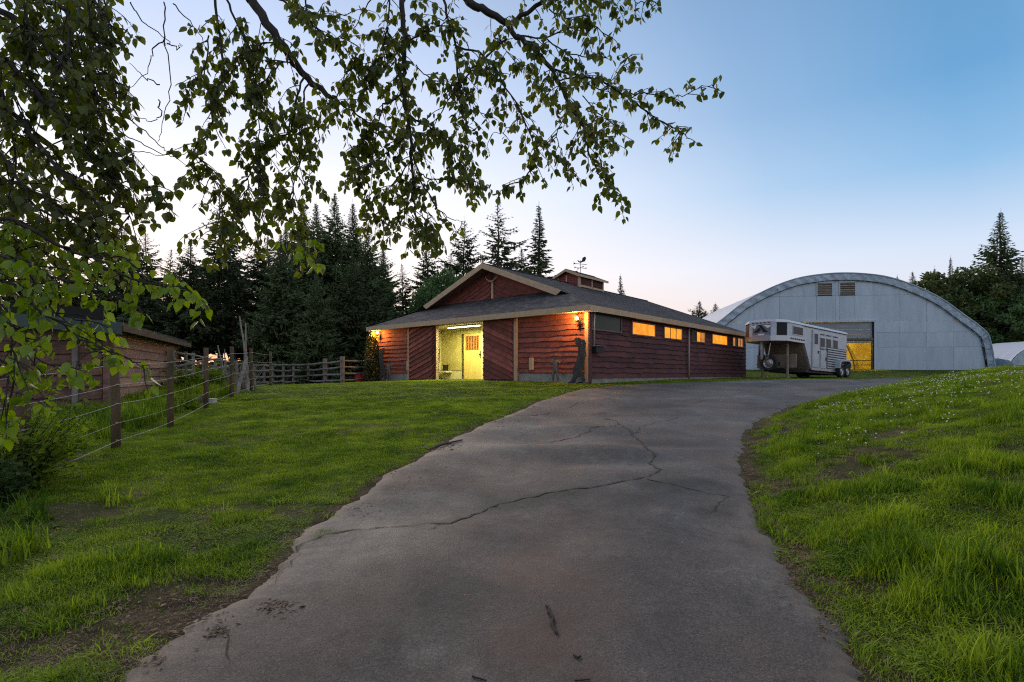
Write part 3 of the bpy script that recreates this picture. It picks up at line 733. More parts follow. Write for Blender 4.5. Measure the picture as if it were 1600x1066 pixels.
def shingled(name, poly, O, U, V, parent, thick=.05, expo=.14, kind=None):
    """stepped shingle courses on the plane O + u U + v V over the polygon; every course's lower edge lifts"""
    N = U.cross(V).normalized(); mb = MB()
    v0, v1 = min(p[1] for p in poly), max(p[1] for p in poly); v = v0
    while v < v1 - 1e-3:
        st = clip_half(clip_half(poly, 0, -1, -v), 0, 1, min(v + expo, v1))
        if len(st) >= 3:
            k = len(mb.v); n = len(st)
            for p in st:
                lift = .005 * (1 - (p[1] - v) / expo) + .004
                mb.v.append(tuple(O + U * p[0] + V * p[1] + N * lift)); mb.uv.append((p[0], p[1]))
            mb.f.append(tuple(range(k, k + n)))
            low = [i for i in range(n) if abs(st[i][1] - v) < 1e-6]
            if len(low) == 2:
                a, b_ = low; q = len(mb.v)
                for i in (a, b_): mb.v.append(tuple(O + U * st[i][0] + V * st[i][1] - N * .01)); mb.uv.append(st[i])
                mb.f.append((k + a, k + b_, q + 1, q))
        v += expo
    k = len(mb.v); n = len(poly)
    for p in poly: mb.v.append(tuple(O + U * p[0] + V * p[1] - N * thick)); mb.uv.append((0, 0))
    mb.f.append(tuple(range(k, k + n))[::-1])
    return mb.build(name, M_shing, parent)
# main planes: u along the barn (y), v up the slope
GY0 = 1.17   # front edge of the gable overhang
hs = math.hypot(1, SL); Wd = 6.66
slope = math.sqrt(Wd ** 2 + (RZ - EZ) ** 2)
def main_poly(xtip):
    # boundary with the front plane: RZ-SL*x = EZ+FSL*(y+OV)
    yb = lambda x: (RZ - SL * x - EZ) / FSL - OV
    vv = lambda x: (Wd - x) * hs
    xt = (RZ - (EZ + FSL * (GY0 + OV))) / SL
    P = [(yb(Wd), vv(Wd))] + [(yb(xt), vv(xt))] + [(GY0, vv(0)), (BL - .1, vv(0)), (BL - .1, vv(Wd))]
    return P, xt
Pm, XT = main_poly(0)
Pm2 = [(Pm[0][0], 0), Pm[1], Pm[2], Pm[3], (BL - .1, 0)]
shingled('roof', Pm2[::-1], Vector((Wd, 0, EZ)), Vector((0, 1, 0)), Vector((-1 / hs, 0, SL / hs)), barn)
shingled('roof', Pm2, Vector((-Wd, 0, EZ)), Vector((0, 1, 0)), Vector((1 / hs, 0, SL / hs)), barn)
fh = math.hypot(1, FSL)
GW = 1.88    # gable wall plane
yy = GW
xb = (RZ - (EZ + FSL * (yy + OV))) / SL
shingled('roof', [(-Wd, 0), (Wd, 0), (XT, (GY0 + OV) * fh), (xb, (yy + OV) * fh), (-xb, (yy + OV) * fh), (-XT, (GY0 + OV) * fh)], Vector((0, -OV, EZ)), Vector((1, 0, 0)), Vector((0, 1 / fh, FSL / fh)), barn)
# fascia boards
MB().box((-Wd - .02, -OV - .05, EZ - .20), (0.1, -OV - .01, EZ + .01)).build('fascia_board', M_cream, barn)
MB().box((0.105, -OV - .05, EZ - .20), (Wd + .03, -OV - .01, EZ + .01)).build('fascia_board', M_cream, barn)
for k, (a, b) in enumerate(((-OV - .01, 5.2), (5.205, 11.0), (11.005, BL - .1))):
    MB().box((Wd - .01, a, EZ - .20), (Wd + .03, b, EZ + .005)).build('fascia_board', M_cream, barn)
MB().box((-Wd - .02, -OV, EZ - .20), (-Wd + .02, BL - .1, EZ + .0)).build('fascia_board', M_cream, barn)
MB().box((-Wd + .02, -OV, EZ - .19), (Wd - .02, .15, EZ - .17)).build('soffit', M_sof, barn)
MB().box((W - .1, .155, EZ - .19), (Wd - .02, BL - .1, EZ - .17)).build('soffit', M_sof, barn)
# far rake
MR = Matrix(((1, 0, 0, 0), (0, 0, 1, BL - .1), (0, 1, 0, 0), (0, 0, 0, 1)))
MB().prism([(Wd, EZ), (0, RZ), (0, RZ - .2), (Wd, EZ - .2)], .0, .04, MR).build('fascia_board', M_cream, barn)
# gable wall and its slanting boards
def gwz(x): return roof_z(x) - .07
zb = front_z(GW)
MG = Matrix(((1, 0, 0, 0), (0, 0, -1, GW), (0, 1, 0, 0), (0, 0, 0, 1)))
xw = (RZ - .07 - zb) / SL
gw = MB().prism([(-xw, zb - .03), (xw, zb - .03), (0, RZ - .08)], -.10, -.002, MG).build('gable_wall', M_redside, barn)
boards(gw, M_red, [(-xw + .02, zb + .01), (-.06, zb + .01), (-.06, RZ - .10)], R(22), .20, MG, wavy=.004, seed=21)
boards(gw, M_red, [(.06, zb + .01), (xw - .02, zb + .01), (.06, RZ - .10)], R(-20), .20, MG, wavy=.004, seed=22)
MB().box((-.055, GW - .09, zb), (.055, GW - .01, zb + .76)).build('gable_post', M_cream, barn)
MB().tube([(-.38, GW - .14, zb + 1.06), (-.30, GW - .14, zb + .92), (-.12, GW - .14, zb + .80), (.12, GW - .14, zb + .80), (.30, GW - .14, zb + .92), (.38, GW - .14, zb + 1.06)], [.015, .03, .04, .04, .03, .015], 6).build('gable_ornament', M_cream, barn, label='pale curved yoke at the top of the gable post')
# barge boards
MBG = Matrix(((1, 0, 0, 0), (0, 0, -1, GY0), (0, 1, 0, 0), (0, 0, 0, 1)))
for sx, tip in ((1, 4.35), (-1, 4.1)):
    pl = [(0, RZ + .03), (sx * tip, roof_z(tip) + .03), (sx * (tip - .25), roof_z(tip) - .14), (sx * .0, RZ - .21)]
    MB().prism(pl if sx < 0 else pl[::-1], 0.0, .045, MBG).build('barge_board', M_cream, barn)
MB().prism([(-4.0, roof_z(4.0) - .10), (0, RZ - .10), (4.0, roof_z(4.0) - .10), (4.0, roof_z(4.0) - .08), (0, RZ - .08), (-4.0, roof_z(4.0) - .08)][::-1], -(GW - GY0), -.01, MBG).build('soffit', M_sof, barn)
# ridge cap
MB().tube([(0, GY0 + .01, RZ + .0), (0, BL - .1, RZ + .0)], .05, 6).build('ridge_cap', M_shing, barn)

# cupola on the ridge
cu0, cu1, cw = 7.9, 10.35, .68
ctop = 5.23 + .36
cup = MB().box((-cw, cu0, 4.6), (cw, cu1, ctop)).build('cupola', M_redside, barn)
M_cup = mat('cupola_red', (.27, .06, .045), .8, c2=(.20, .045, .035), scale=5, rand=.1)
MB().prism([(-cw, ctop), (cw, ctop), (0, ctop + .29)], 0, cu1 - cu0, Matrix(((1, 0, 0, 0), (0, 0, 1, cu0), (0, 1, 0, 0), (0, 0, 0, 1)))).build('cupola_gable', M_cup, cup)
for k in range(7):
    z = 4.98 + k * .125
    mb = MB()
    mb.box((-cw + .09, cu0 - .03, z), (cw - .09, cu0 - .002, z + .105)); mb.build('panel', M_cup, cup)
for s_ in (-1, 1): MB().box((s_ * cw - .06, cu0 - .05, 4.7), (s_ * cw + .06, cu0 + .06, ctop + .02)).build('post', M_cream, cup)
MB().box((-.16, cu0 - .045, 4.9), (-.08, cu0 - .003, ctop + .1)).build('post', M_cream, cup)
MB().box((cw + .002, (cu0 + cu1) / 2 - .05, 4.7), (cw + .05, (cu0 + cu1) / 2 + .05, ctop)).build('post', M_cream, cup)
MB().box((cw - .02, cu1 - .1, 4.7), (cw + .05, cu1 + .0, ctop)).build('post', M_cream, cup)
MB().box((cw + .002, cu0 + .06, roof_z(cw) + .02), (cw + .05, cu1 - .1, roof_z(cw) + .12)).build('sill_board', M_cream, cup)
for k in range(5):
    z = 5.10 + k * .10
    MB().box((cw + .002, cu0 + .08, z), (cw + .03, (cu0 + cu1) / 2 - .06, z + .06)).build('slat', M_redside, cup)
    MB().box((cw + .002, (cu0 + cu1) / 2 + .06, z), (cw + .03, cu1 - .12, z + .06)).build('slat', M_redside, cup)
cr_ = ctop + .36; ce = .86; cz = ctop + .0
for s_ in (-1, 1):
    O = Vector((s_ * ce, cu0 - .28, cz)); V = Vector((-s_ * ce, 0, cr_ - cz)); vl = V.length; V.normalize()
    pl = [(0, 0), (cu1 - cu0 + .56, 0), (cu1 - cu0 + .56, vl), (0, vl)]
    shingled('cupola_roof', pl if s_ < 0 else pl[::-1], O, Vector((0, 1, 0)), V, cup, thick=.04)
    pl = [(0, cr_ + .01), (s_ * (ce + .02), cz + .01), (s_ * (ce - .03), cz - .11), (0, cr_ - .12)]
    MB().prism(pl if s_ < 0 else pl[::-1], 0, .04, Matrix(((1, 0, 0, 0), (0, 0, -1, cu0 - .28), (0, 1, 0, 0), (0, 0, 0, 1)))).build('barge_board', M_cream, cup)
    MB().box((s_ * ce - .02, cu0 - .275, cz - .11), (s_ * ce + .02, cu1 + .28, cz + .005)).build('fascia_board', M_cream, cup)
# weather vane
wv = thing('weather_vane', 'black iron weather vane with rooster and letters on the cupola ridge', 'weather vane', BO + BX * 0 + BY * 9.05 + Vector((0, 0, cr_)), R(20))
M_iron = mat('black_iron', (.015, .015, .016), .6, .4)
MB().tube([(0, 0, -.05), (0, 0, .72)], .014, 6).build('mast', M_iron, wv)
MB().box((-.30, -.008, .28), (.30, .008, .30)).build('direction_arm', M_iron, wv)
MB().box((-.008, -.30, .30), (.008, .30, .32)).build('direction_arm', M_iron, wv)
MB().box((-.42, -.008, .50), (.40, .008, .525)).prism([(-.42, .45), (-.30, .51), (-.42, .58)], -.01, .01, Matrix(((1, 0, 0, 0), (0, 0, 1, 0), (0, 1, 0, 0), (0, 0, 0, 1)))).build('arrow', M_iron, wv)
bird = [(-.22, .58), (-.14, .62), (-.08, .56), (.02, .56), (.10, .62), (.14, .78), (.30, .86), (.36, .76), (.28, .58), (.12, .53), (.04, .49), (-.04, .49), (-.12, .52), (-.16, .58)]
MB().prism([(x, z + .10) for x, z in bird], -.012, .012, Matrix(((1, 0, 0, 0), (0, 0, 1, 0), (0, 1, 0, 0), (0, 0, 0, 1)))).build('rooster', M_iron, wv)
for dx, dy in ((.34, 0), (-.34, 0), (0, .34), (0, -.34)):
    MB().box((dx - .04, dy - .012, .26), (dx - .025, dy + .012, .34)).box((dx + .025, dy - .012, .26), (dx + .04, dy + .012, .34)).box((dx - .025, dy - .012, .29), (dx + .025, dy + .012, .305)).build('letter_plate', M_iron, wv)

# wall lamps
M_bulb = mat('bulb_glow', (1, .8, .5), .4, emis=(1.0, .62, .18), es=26)
M_glassl = mat('lamp_glass', (1, .75, .4), .3, emis=(1.0, .50, .10), es=3)
def wall_lamp(x, y, z, lab, e):
    l = thing('wall_lamp', lab, 'lamp', BO + BX * x + BY * y + Vector((0, 0, z)), -PHI, 'lamps on the barn corners')
    MB().box((-.05, .0, -.30), (.05, .05, .02)).build('back_plate', M_iron, l)
    MB().tube([(0, 0, -.22), (0, -.10, -.24), (0, -.16, -.16), (0, -.16, -.08)], .012, 6).build('bracket', M_iron, l)
    MB().tube([(0, -.16, -.08), (0, -.16, -.04), (0, -.16, -.02)], [.05, .07, .075], 8).build('cup', M_iron, l)
    MB().ball((0, -.16, .06), .055).build('bulb', M_bulb, l, smooth=True)
    MB().tube([(0, -.16, .17), (0, -.16, .23)], [.085, .01], 8).build('cap', M_iron, l)
    for a in range(4):
        an = a * math.pi / 2 + .7
        MB().tube([(.075 * math.cos(an), -.16 + .075 * math.sin(an), -.02), (.085 * math.cos(an), -.16 + .085 * math.sin(an), .17)], .005, 4).build('cage_bar', M_iron, l)
    p = bpy.data.lights.new('lamp_light', 'POINT'); p.energy = e * 2.1; p.color = (1.0, .45, .08); p.shadow_soft_size = .06
    po = bpy.data.objects.new('lamp_light', p); COL.objects.link(po); po.parent = l; po.location = (-.02, -.30, .06); po['kind'] = 'helper'
wall_lamp(barn_x(903, -.16), -.06, barn_z(500, W, 0), 'lit coach lamp on the right front corner of the barn', 36)
wall_lamp(barn_x(593, -.1), -.06, barn_z(523, -W, 0), 'lit coach lamp on the left front corner of the barn', 40)
# dark shelf box at the right corner
sb = MB().box((0, 0, 0), (.16, .5, .22)).build('wall_box', M_blackm, label='small black box under the dark window at the barn corner', category='box')
sb.matrix_world = Matrix.Translation(BO + BX * (W + .07) + BY * .12 + Vector((0, 0, 1.05))) @ Matrix.Rotation(-PHI, 4, 'Z')
MB().box((-.02, -.02, .221), (.24, .55, .24)).build('lid', M_conc, sb)
# tan outlet boxes
for px_, lab in ((833, 'tan upright box on the red wall between post and small statue'), (643, 'tan upright box on the red wall by the left sliding door')):
    x = barn_x(px_) - (.12 if px_ < 700 else 0)
    o = MB().box((-.10, -.10, -.02), (.10, -.0, .46)).build('outlet_box', M_cream, label=lab, category='box')
    mbv = o.modifiers.new('bevel', 'BEVEL'); mbv.width = .03; mbv.segments = 3
    o.matrix_world = Matrix.Translation(BO + BX * x + BY * -.05 + Vector((0, 0, .45))) @ Matrix.Rotation(-PHI, 4, 'Z')
# leaning cowboy cut-outs
cow = [(1048, 405), (1085, 372), (1130, 374), (1150, 396), (1192, 405), (1213, 450), (1205, 540), (1216, 600), (1192, 700), (1178, 800), (1150, 862), (1175, 900), (1207, 960), (1186, 990), (1150, 962), (1110, 905), (1080, 950), (1048, 1022), (955, 1016), (962, 996), (1012, 978), (1040, 900), (1033, 820), (1060, 760), (1105, 650), (1112, 540), (1104, 480), (1060, 452), (1086, 425)]
PC = []
for a, b in cow:
    px_, py_ = 780 + a / 8.883, 480 + b / 8.883
    x = barn_x(px_, -.25); PC.append((x, barn_z(py_, x, -.25)))
cx = sum(p[0] for p in PC) / len(PC); zmin = min(p[1] for p in PC)
PC = [(x - cx, (z - zmin)) for x, z in PC]
M_sil = mat('cutout_black', (.030, .031, .034), .8, c2=(.065, .063, .06), scale=5, spec=.25, bump=.5)
def cutout(x, mirror, lab):
    P = [(-x_, z) for x_, z in PC][::-1] if mirror else PC
    hat = MB().prism(P, -.02, .02, Matrix(((1, 0, 0, 0), (0, 0, -1, 0), (0, 1, 0, 0), (0, 0, 0, 1))))
    o = hat.build('cowboy_cutout', M_sil, label=lab, category='cutout', group='leaning cowboy cutouts on the barn corners')
    wx = BO + BX * x + BY * -.30
    o.matrix_world = Matrix.Translation(Vector((wx.x, wx.y, gz(wx.x, wx.y) - .01))) @ Matrix.Rotation(-PHI, 4, 'Z')
    MB().box((-.02, .014, .05), (.02, .26, .09)).build('stake', M_iron, o)
cutout(cx, False, 'black cut-out of a leaning cowboy at the right corner of the barn')
cutout(barn_x(597, -.25) + .15, True, 'black cut-out of a leaning cowboy at the left corner of the barn')

# small child statues (skinned figures)
M_stat = mat('weathered_statue', (.16, .13, .10), .8, c2=(.07, .06, .05), scale=14, bump=.4)
def statue(px_, lab, flip):
    sg = -1 if flip else 1
    J = {'pel': (0, 0, .50, .075), 'bel': (0, 0, .60, .07), 'che': (0, 0, .74, .085), 'nek': (0, -.005, .83, .032), 'hd1': (0, -.01, .88, .05), 'hd2': (0, -.01, .96, .062), 'hd3': (0, -.01, 1.01, .035),
         'ls': (-.105, 0, .78, .042), 'le': (-.20, .02, .66, .032), 'lh': (-.14, -.05, .55, .026),
         'rs': (.105, 0, .78, .042), 're': (.20, -.02, .70, .032), 'rh': (.33, -.06, .80, .022), 'rf': (.38, -.07, .83, .014),
         'lp': (-.06, 0, .44, .055), 'lk': (-.075, -.02, .26, .042), 'la': (-.10, 0, .06, .032), 'lt': (-.12, -.10, .03, .026),
         'rp': (.06, 0, .44, .055), 'rk': (.085, -.03, .26, .042), 'ra': (.10, .02, .06, .032), 'rt': (.12, -.09, .03, .026)}
    names = list(J); Ed = [('pel', 'bel'), ('bel', 'che'), ('che', 'nek'), ('nek', 'hd1'), ('hd1', 'hd2'), ('hd2', 'hd3'), ('che', 'ls'), ('ls', 'le'), ('le', 'lh'), ('che', 'rs'), ('rs', 're'), ('re', 'rh'), ('rh', 'rf'), ('pel', 'lp'), ('lp', 'lk'), ('lk', 'la'), ('la', 'lt'), ('pel', 'rp'), ('rp', 'rk'), ('rk', 'ra'), ('ra', 'rt')]
    me = bpy.data.meshes.new('child_statue'); me.from_pydata([(sg * J[n][0], J[n][1], J[n][2]) for n in names], [(names.index(a), names.index(b)) for a, b in Ed], [])
    me.materials.append(M_stat)
    o = link('child_statue', me, None, label=lab, category='statue', group='small child statues against the barn front')
    md = o.modifiers.new('skin', 'SKIN'); md.use_smooth_shade = True
    sd = me.skin_vertices[0].data if me.skin_vertices else None
    if sd:
        for i, n_ in enumerate(names): sd[i].radius = (J[n_][3], J[n_][3]); sd[i].use_root = (i == 0)
    ss = o.modifiers.new('sub', 'SUBSURF'); ss.levels = 1; ss.render_levels = 2
    x = barn_x(px_, -.45); wp = BO + BX * x + BY * -.45
    o.matrix_world = Matrix.Translation(Vector((wp.x, wp.y, gz(wp.x, wp.y) - .01))) @ Matrix.Rotation(-PHI + .2, 4, 'Z')
    hh = MB().ball((0, -.005, 1.0), .066, 10, 6, (1, 1, .5)).tube([(0, -.03, .985), (0, -.03, .995)], [.105, .10], 12)
    hh.build('cap', M_stat, o, smooth=True)
    MB().box((-.15, -.14, -.02), (.15, .06, .02)).build('plinth', M_stat, o)
statue(868, 'brown child statue with arm out beside the cowboy cut-out at the right corner', False)
statue(608, 'brown child statue with arm out beside the cowboy cut-out at the left corner', False)

# red bucket left of the barn
bxp, byp = ground_at(561, 597)
rb = thing('red_bucket', 'bright red plastic tub on the lawn left of the barn', 'bucket', (bxp, byp, gz(bxp, byp)))
M_redp = mat('red_plastic', (.55, .02, .03), .35)
sB = 12 * byp / F
MB().tube([(0, 0, 0), (0, 0, sB * .95)], [sB * .48, sB * .56], 18).build('tub', M_redp, rb, smooth=False)
MB().tube([(0, 0, sB * .95), (0, 0, sB)], [sB * .60, sB * .60], 18).build('rim', M_redp, rb)

# ------------------------------------------------------------------ the arched fabric arena
QY = 45.0; QX = (1320 - 800) / F * QY; QZ = E + (HZ - 577) / F * QY
sc = QY / F
prof = [(228, -20), (228, 2), (220, 47), (208, 63), (185, 81), (151, 107), (111, 128), (72, 142), (36, 148), (0, 150)]
prof = [(a * sc, b * sc) for a, b in prof]
def smooth_prof(P, n=4):
    o = []
    m = len(P) - 1
    for i in range(m):
        p0, p1, p2, p3 = P[max(i - 1, 0)], P[i], P[i + 1], P[min(i + 2, m)]
        if i == m - 1: p3 = (-P[m - 1][0], P[m - 1][1])
        for k in range(n):
            f = k / n
            o.append(tuple(.5 * (2 * p1[j] + (p2[j] - p0[j]) * f + (2 * p0[j] - 5 * p1[j] + 4 * p2[j] - p3[j]) * f * f + (3 * p1[j] - p0[j] - 3 * p2[j] + p3[j]) * f ** 3) for j in (0, 1)))
    o.append(P[-1]); return o
hp_ = smooth_prof(prof)
OUT = hp_ + [(-x, z) for x, z in hp_[::-1][1:]]
arena = thing('arched_arena', 'large pale arched fabric riding arena with vents and half open doorway', 'arena', (QX - .35, QY, QZ), R(-6)); arena.scale = (.962, 1, 1)
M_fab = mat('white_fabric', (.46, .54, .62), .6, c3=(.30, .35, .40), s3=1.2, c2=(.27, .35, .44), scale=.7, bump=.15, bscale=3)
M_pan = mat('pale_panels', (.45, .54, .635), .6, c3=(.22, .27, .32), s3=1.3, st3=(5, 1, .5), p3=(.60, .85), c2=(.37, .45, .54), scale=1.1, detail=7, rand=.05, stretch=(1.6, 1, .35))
M_galv = mat('galvanised', (.30, .32, .34), .45, .6)
LQ = 16
def offset(P, d):
    o = []
    n = len(P)
    for i in range(n):
        a = Vector(P[max(i - 1, 0)]); b = Vector(P[min(i + 1, n - 1)]); t_ = (b - a).normalized()
        o.append((P[i][0] + t_.y * -d * -1 * -1, P[i][1] + t_.x * d * -1 * -1) if False else (P[i][0] - (-t_.y) * d * -1 * -1, P[i][1] - (t_.x) * d * -1 * -1))
    return o
IN_ = []
for i, (x, z) in enumerate(OUT):
    a = Vector(OUT[max(i - 1, 0)]); b = Vector(OUT[min(i + 1, len(OUT) - 1)]); t_ = (b - a).normalized()
    nrm = Vector((-t_.y, t_.x)) # left normal; profile runs right -> left over the top, so this points inward
    IN_.append((x + nrm.x * .62, z + nrm.y * .62))
# skin with scalloped bays between the frames
mb = MB(); st_n = 36; n = len(OUT)
for k in range(st_n + 1):
    y = .0 + LQ * k / st_n
    sag = .06 * math.sin(math.pi * ((k % 3) / 3)) if k else 0
    for i, (x, z) in enumerate(OUT):
        q = 1 - sag / 6
        mb.v.append((x * q, y, z * q))
mb.f = [(k * n + i, k * n + i + 1, (k + 1) * n + i + 1, (k + 1) * n + i) for k in range(st_n) for i in range(n - 1)]
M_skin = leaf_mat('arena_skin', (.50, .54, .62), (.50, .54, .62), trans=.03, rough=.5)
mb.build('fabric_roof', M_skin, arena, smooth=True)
# gathered flap round the face
mb = MB(); rr = random.Random(4); sub = 5; pts = []
for i in range(n - 1):
    for k in range(sub):
        f = k / sub; pts.append((OUT[i][0] * (1 - f) + OUT[i + 1][0] * f, OUT[i][1] * (1 - f) + OUT[i + 1][1] * f, IN_[i][0] * (1 - f) + IN_[i + 1][0] * f, IN_[i][1] * (1 - f) + IN_[i + 1][1] * f))
pts.append((*OUT[-1], *IN_[-1]))
m_ = 5
for j, (ox, oz, ix, iz) in enumerate(pts):
    ph = rr.uniform(-1, 1) * .5
    sl_ = .22 * math.sin(j * .9 + ph) 
    for q in range(m_):
        f = q / (m_ - 1)
        # folds slant across the flap
        yy_ = -.10 - .07 * math.sin(j * .75 + f * 2.4 + ph) * (1 - abs(f - .5)) - .05 * rr.random() * (0 < f < 1)
        mb.v.append((ox * (1 - f) + ix * f, yy_, oz * (1 - f) + iz * f))
mb.f = [(j * m_ + q, j * m_ + q + 1, (j + 1) * m_ + q + 1, (j + 1) * m_ + q) for j in range(len(pts) - 1) for q in range(m_ - 1)]
mb.build('fabric_flap', M_fab, arena)
mb = MB(); mb.tube([(x * 1.0, -.16, z) for x, z in OUT], .05, 6); mb.build('edge_rope', M_fab, arena)
mb = MB(); mb.tube([(x, -.17, z) for x, z in IN_], .025, 5); mb.build('edge_rope', M_dark, arena)
# face panels, with seams between, each clipped to the arch
def seg_z(x):
    """height of the inner arch at x"""
    for a, b in zip(IN_[:-1], IN_[1:]):
        if min(a[0], b[0]) <= x <= max(a[0], b[0]) and abs(a[0] - b[0]) > 1e-6 and max(a[1], b[1]) > .5:
            return a[1] + (b[1] - a[1]) * (x - a[0]) / (b[0] - a[0])
    return 0
def qx(px): return (px - 1320) * sc
def qz(py): return (577 - py) * sc
HALF = max(p[0] for p in IN_) - .02
xs = sorted([-HALF, qx(1150), qx(1185), qx(1225), qx(1262), qx(1283), qx(1307), qx(1312), qx(1318), qx(1342), qx(1371), qx(1410), qx(1450), qx(1490), HALF])
zs = [-.3, qz(543), qz(520), qz(503), qz(462), qz(441), 9.5]
dl, dr_, dt = qx(1262), qx(1371), qz(503)
def panel(x0, x1, z0, z1, name='face_panel', m=M_pan, y0=.0, y1=.06, par=arena):
    N_ = 8; P = []
    top = []
    for k in range(N_ + 1):
        x = x0 + (x1 - x0) * k / N_; zt = min(z1, seg_z(x) + .1 if z1 > 2 or abs(x) > 9 else z1)
        top.append((x, max(zt, z0 + .001)))
    if max(z for _, z in top) - z0 < .05: return
    P = [(x0, z0), (x1, z0)] + top[::-1]
    MB().prism(P, -y1, -y0, Matrix(((1, 0, 0, 0), (0, 0, -1, 0), (0, 1, 0, 0), (0, 0, 0, 1)))).build(name, m, par)
def in_vent(x0, x1, z0, z1):
    return z0 >= qz(463) and z1 <= qz(440) and ((x0 >= qx(1282) and x1 <= qx(1308)) or (x0 >= qx(1317) and x1 <= qx(1343)))
for a, b in zip(xs[:-1], xs[1:]):
    for c, d in zip(zs[:-1], zs[1:]):
        if a >= dl - .01 and b <= dr_ + .01 and d <= dt + .01: continue
        if in_vent(a, b, c, d): continue
        panel(a + .008, b - .008, c + .007, d - .007, y0=.02 + rr.uniform(0, .012))
MBK = Matrix(((1, 0, 0, 0), (0, 0, 1, 0), (0, 1, 0, 0), (0, 0, 0, 1)))
M_bck = mat('backing_grey', (.26, .31, .37), .8)
MID_ = [((a[0] * .8 + b[0] * 1.2) / 2, (a[1] * .8 + b[1] * 1.2) / 2) for a, b in zip(IN_, OUT)]
topp = [(x, z) for x, z in MID_ if z > dt + .05]
MB().prism([(topp[0][0], dt + .02)] + topp + [(topp[-1][0], dt + .02)], .20, .22, MBK).build('face_backing', M_bck, arena)
lowp = [(x, min(z, dt)) for x, z in MID_ if z < dt + .3]
MB().prism([(dr_, -.3)] + [p for p in lowp if p[0] > 0] + [(dr_, dt)], .20, .22, MBK).build('face_backing', M_bck, arena)
MB().prism([(dl, dt)] + [p for p in lowp if p[0] < 0] + [(dl, -.3)], .20, .22, MBK).build('face_backing', M_bck, arena)
MB().box((dr_ - .02, -.06, -.3), (dr_ + .16, .05, dt + .05)).build('door_jamb', M_pan, arena)
MB().box((dl - .1, -.09, dt - .02), (dr_ + .2, .30, dt + .14)).build('door_header', M_pan, arena)
MB().box((dr_ - .10, -.02, -.3), (dr_ - .025, .3, dt)).build('door_track', M_dark, arena)
# rolled door curtain in the upper part
M_curt = mat('door_curtain', (.27, .30, .33), .6, c2=(.19, .21, .235), scale=2, stretch=(.4, 1, 3))
for z0, z1 in ((qz(515), dt - .06), (qz(523), qz(515.6)), (qz(528), qz(523.6))):
    MB().box((dl, .12, z0), (dr_ - .1, .16, z1 + .02)).build('door_curtain', M_curt, arena)
MB().tube([(dl, .10, qz(531)), (dr_ - .1, .10, qz(531))], .16, 10).build('curtain_roll', mat('roll_brown', (.16, .14, .11), .8, c2=(.08, .07, .06), scale=6), arena)
MB().tube([(dl, .06, qz(536)), (dr_ - .1, .06, qz(535))], .05, 8).build('curtain_bar', M_galv, arena)
# vents of horizontal louvres
M_louv = mat('louvre', (.26, .22, .18), .7, c2=(.14, .12, .10), scale=6, rand=.3)
for a, b in ((qx(1283), qx(1307)), (qx(1318), qx(1342))):
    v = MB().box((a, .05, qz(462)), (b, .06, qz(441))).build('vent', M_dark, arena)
    for k in range(6):
        z = qz(462) + .06 + k * (qz(441) - qz(462) - .06) / 6
        MB().box((a + .04, -.05, z), (b - .04, .03, z + .13)).build('louvre_slat', M_louv, v)
    MB().box((a - .04, -.07, qz(462)), (a + .03, .03, qz(441))).box((b - .03, -.07, qz(462)), (b + .04, .03, qz(441))).box((a + .03, -.07, qz(441) - .05), (b - .03, .03, qz(441) + .03)).build('vent_frame', M_pan, v)
# inside: frames, back wall lit warm
M_inner = mat('inner_lining', (.55, .38, .08), .8, c2=(.36, .24, .05), scale=.8)
P_in = [(x * .985, z * .985) for x, z in OUT]
mb = MB()
mb.v = [(x, LQ - .3, z) for x, z in P_in]; mb.f = [tuple(range(len(P_in)))]; mb.build('back_wall', M_inner, arena)
mb = MB(); MB().box((-12.3, .3, -.32), (12.3, LQ, -.02)).build('floor_slab', M_soil, arena)
for k in range(1, 8):
    y = LQ * k / 8
    fr = MB().tube([(x * .975, y, z * .975) for x, z in OUT], .06, 6).build('hoop', mat('hoop_steel', (.05, .04, .03), .6), arena)
    MB().tube([(x * .935, y, z * .935) for x, z in OUT], .04, 6).build('hoop_chord', bpy.data.materials['hoop_steel'], fr)
for sx in (-1, 1):
    for zf in (.25, .5, .72):
        i = int((1 - zf) * 4 + zf * 20); p = OUT[i]
        MB().tube([(sx * p[0] * .95, .5, p[1] * .95), (sx * p[0] * .95, LQ - .5, p[1] * .95)], .035, 5).build('purlin', bpy.data.materials['hoop_steel'], arena)
for k in range(6):
    x = dl + 1 + k * 1.0
for k in range(9):
    x = -3.5 + k * 1.45
    MB().tube([(x + 1.3, LQ - .6, -.1), (x + 1.1, LQ - .6, 1.2), (x + .5, LQ - .6, 2.6), (x - .6, LQ - .6, 4.2), (x - 2.2, LQ - .6, 5.6)], .075, 6).build('rib', bpy.data.materials['hoop_steel'], arena)
MB().tube([(-9, 6, .9), (11, 6, .9)], .05, 6).tube([(-9, 6, .45), (11, 6, .45)], .04, 6).build('arena_rail', bpy.data.materials['hoop_steel'], arena)
for k, (lx, ly) in enumerate(((1.5, 6), (2.5, 15))):
    p = bpy.data.lights.new('arena_light', 'POINT'); p.energy = 1700; p.color = (1.0, .74, .22); p.shadow_soft_size = .3
    po = bpy.data.objects.new('arena_light', p); COL.objects.link(po); po.parent = arena; po.location = (lx, ly * .8, 6.2); po['kind'] = 'helper'
    MB().tube([(lx, ly * .8, 6.62), (lx, ly * .8, 6.95)], [.32, .10], 12).tube([(lx, ly * .8, 6.94), (lx, ly * .8, 8.0)], .02, 5).build('hanging_lamp', M_galv, arena)
# black strip painting the shade in the open gap at the right foot
MB().box((HALF + .0, .1, -.2), (HALF + .14, .14, 2.6)).build('flap_gap_shade', M_dark, arena)

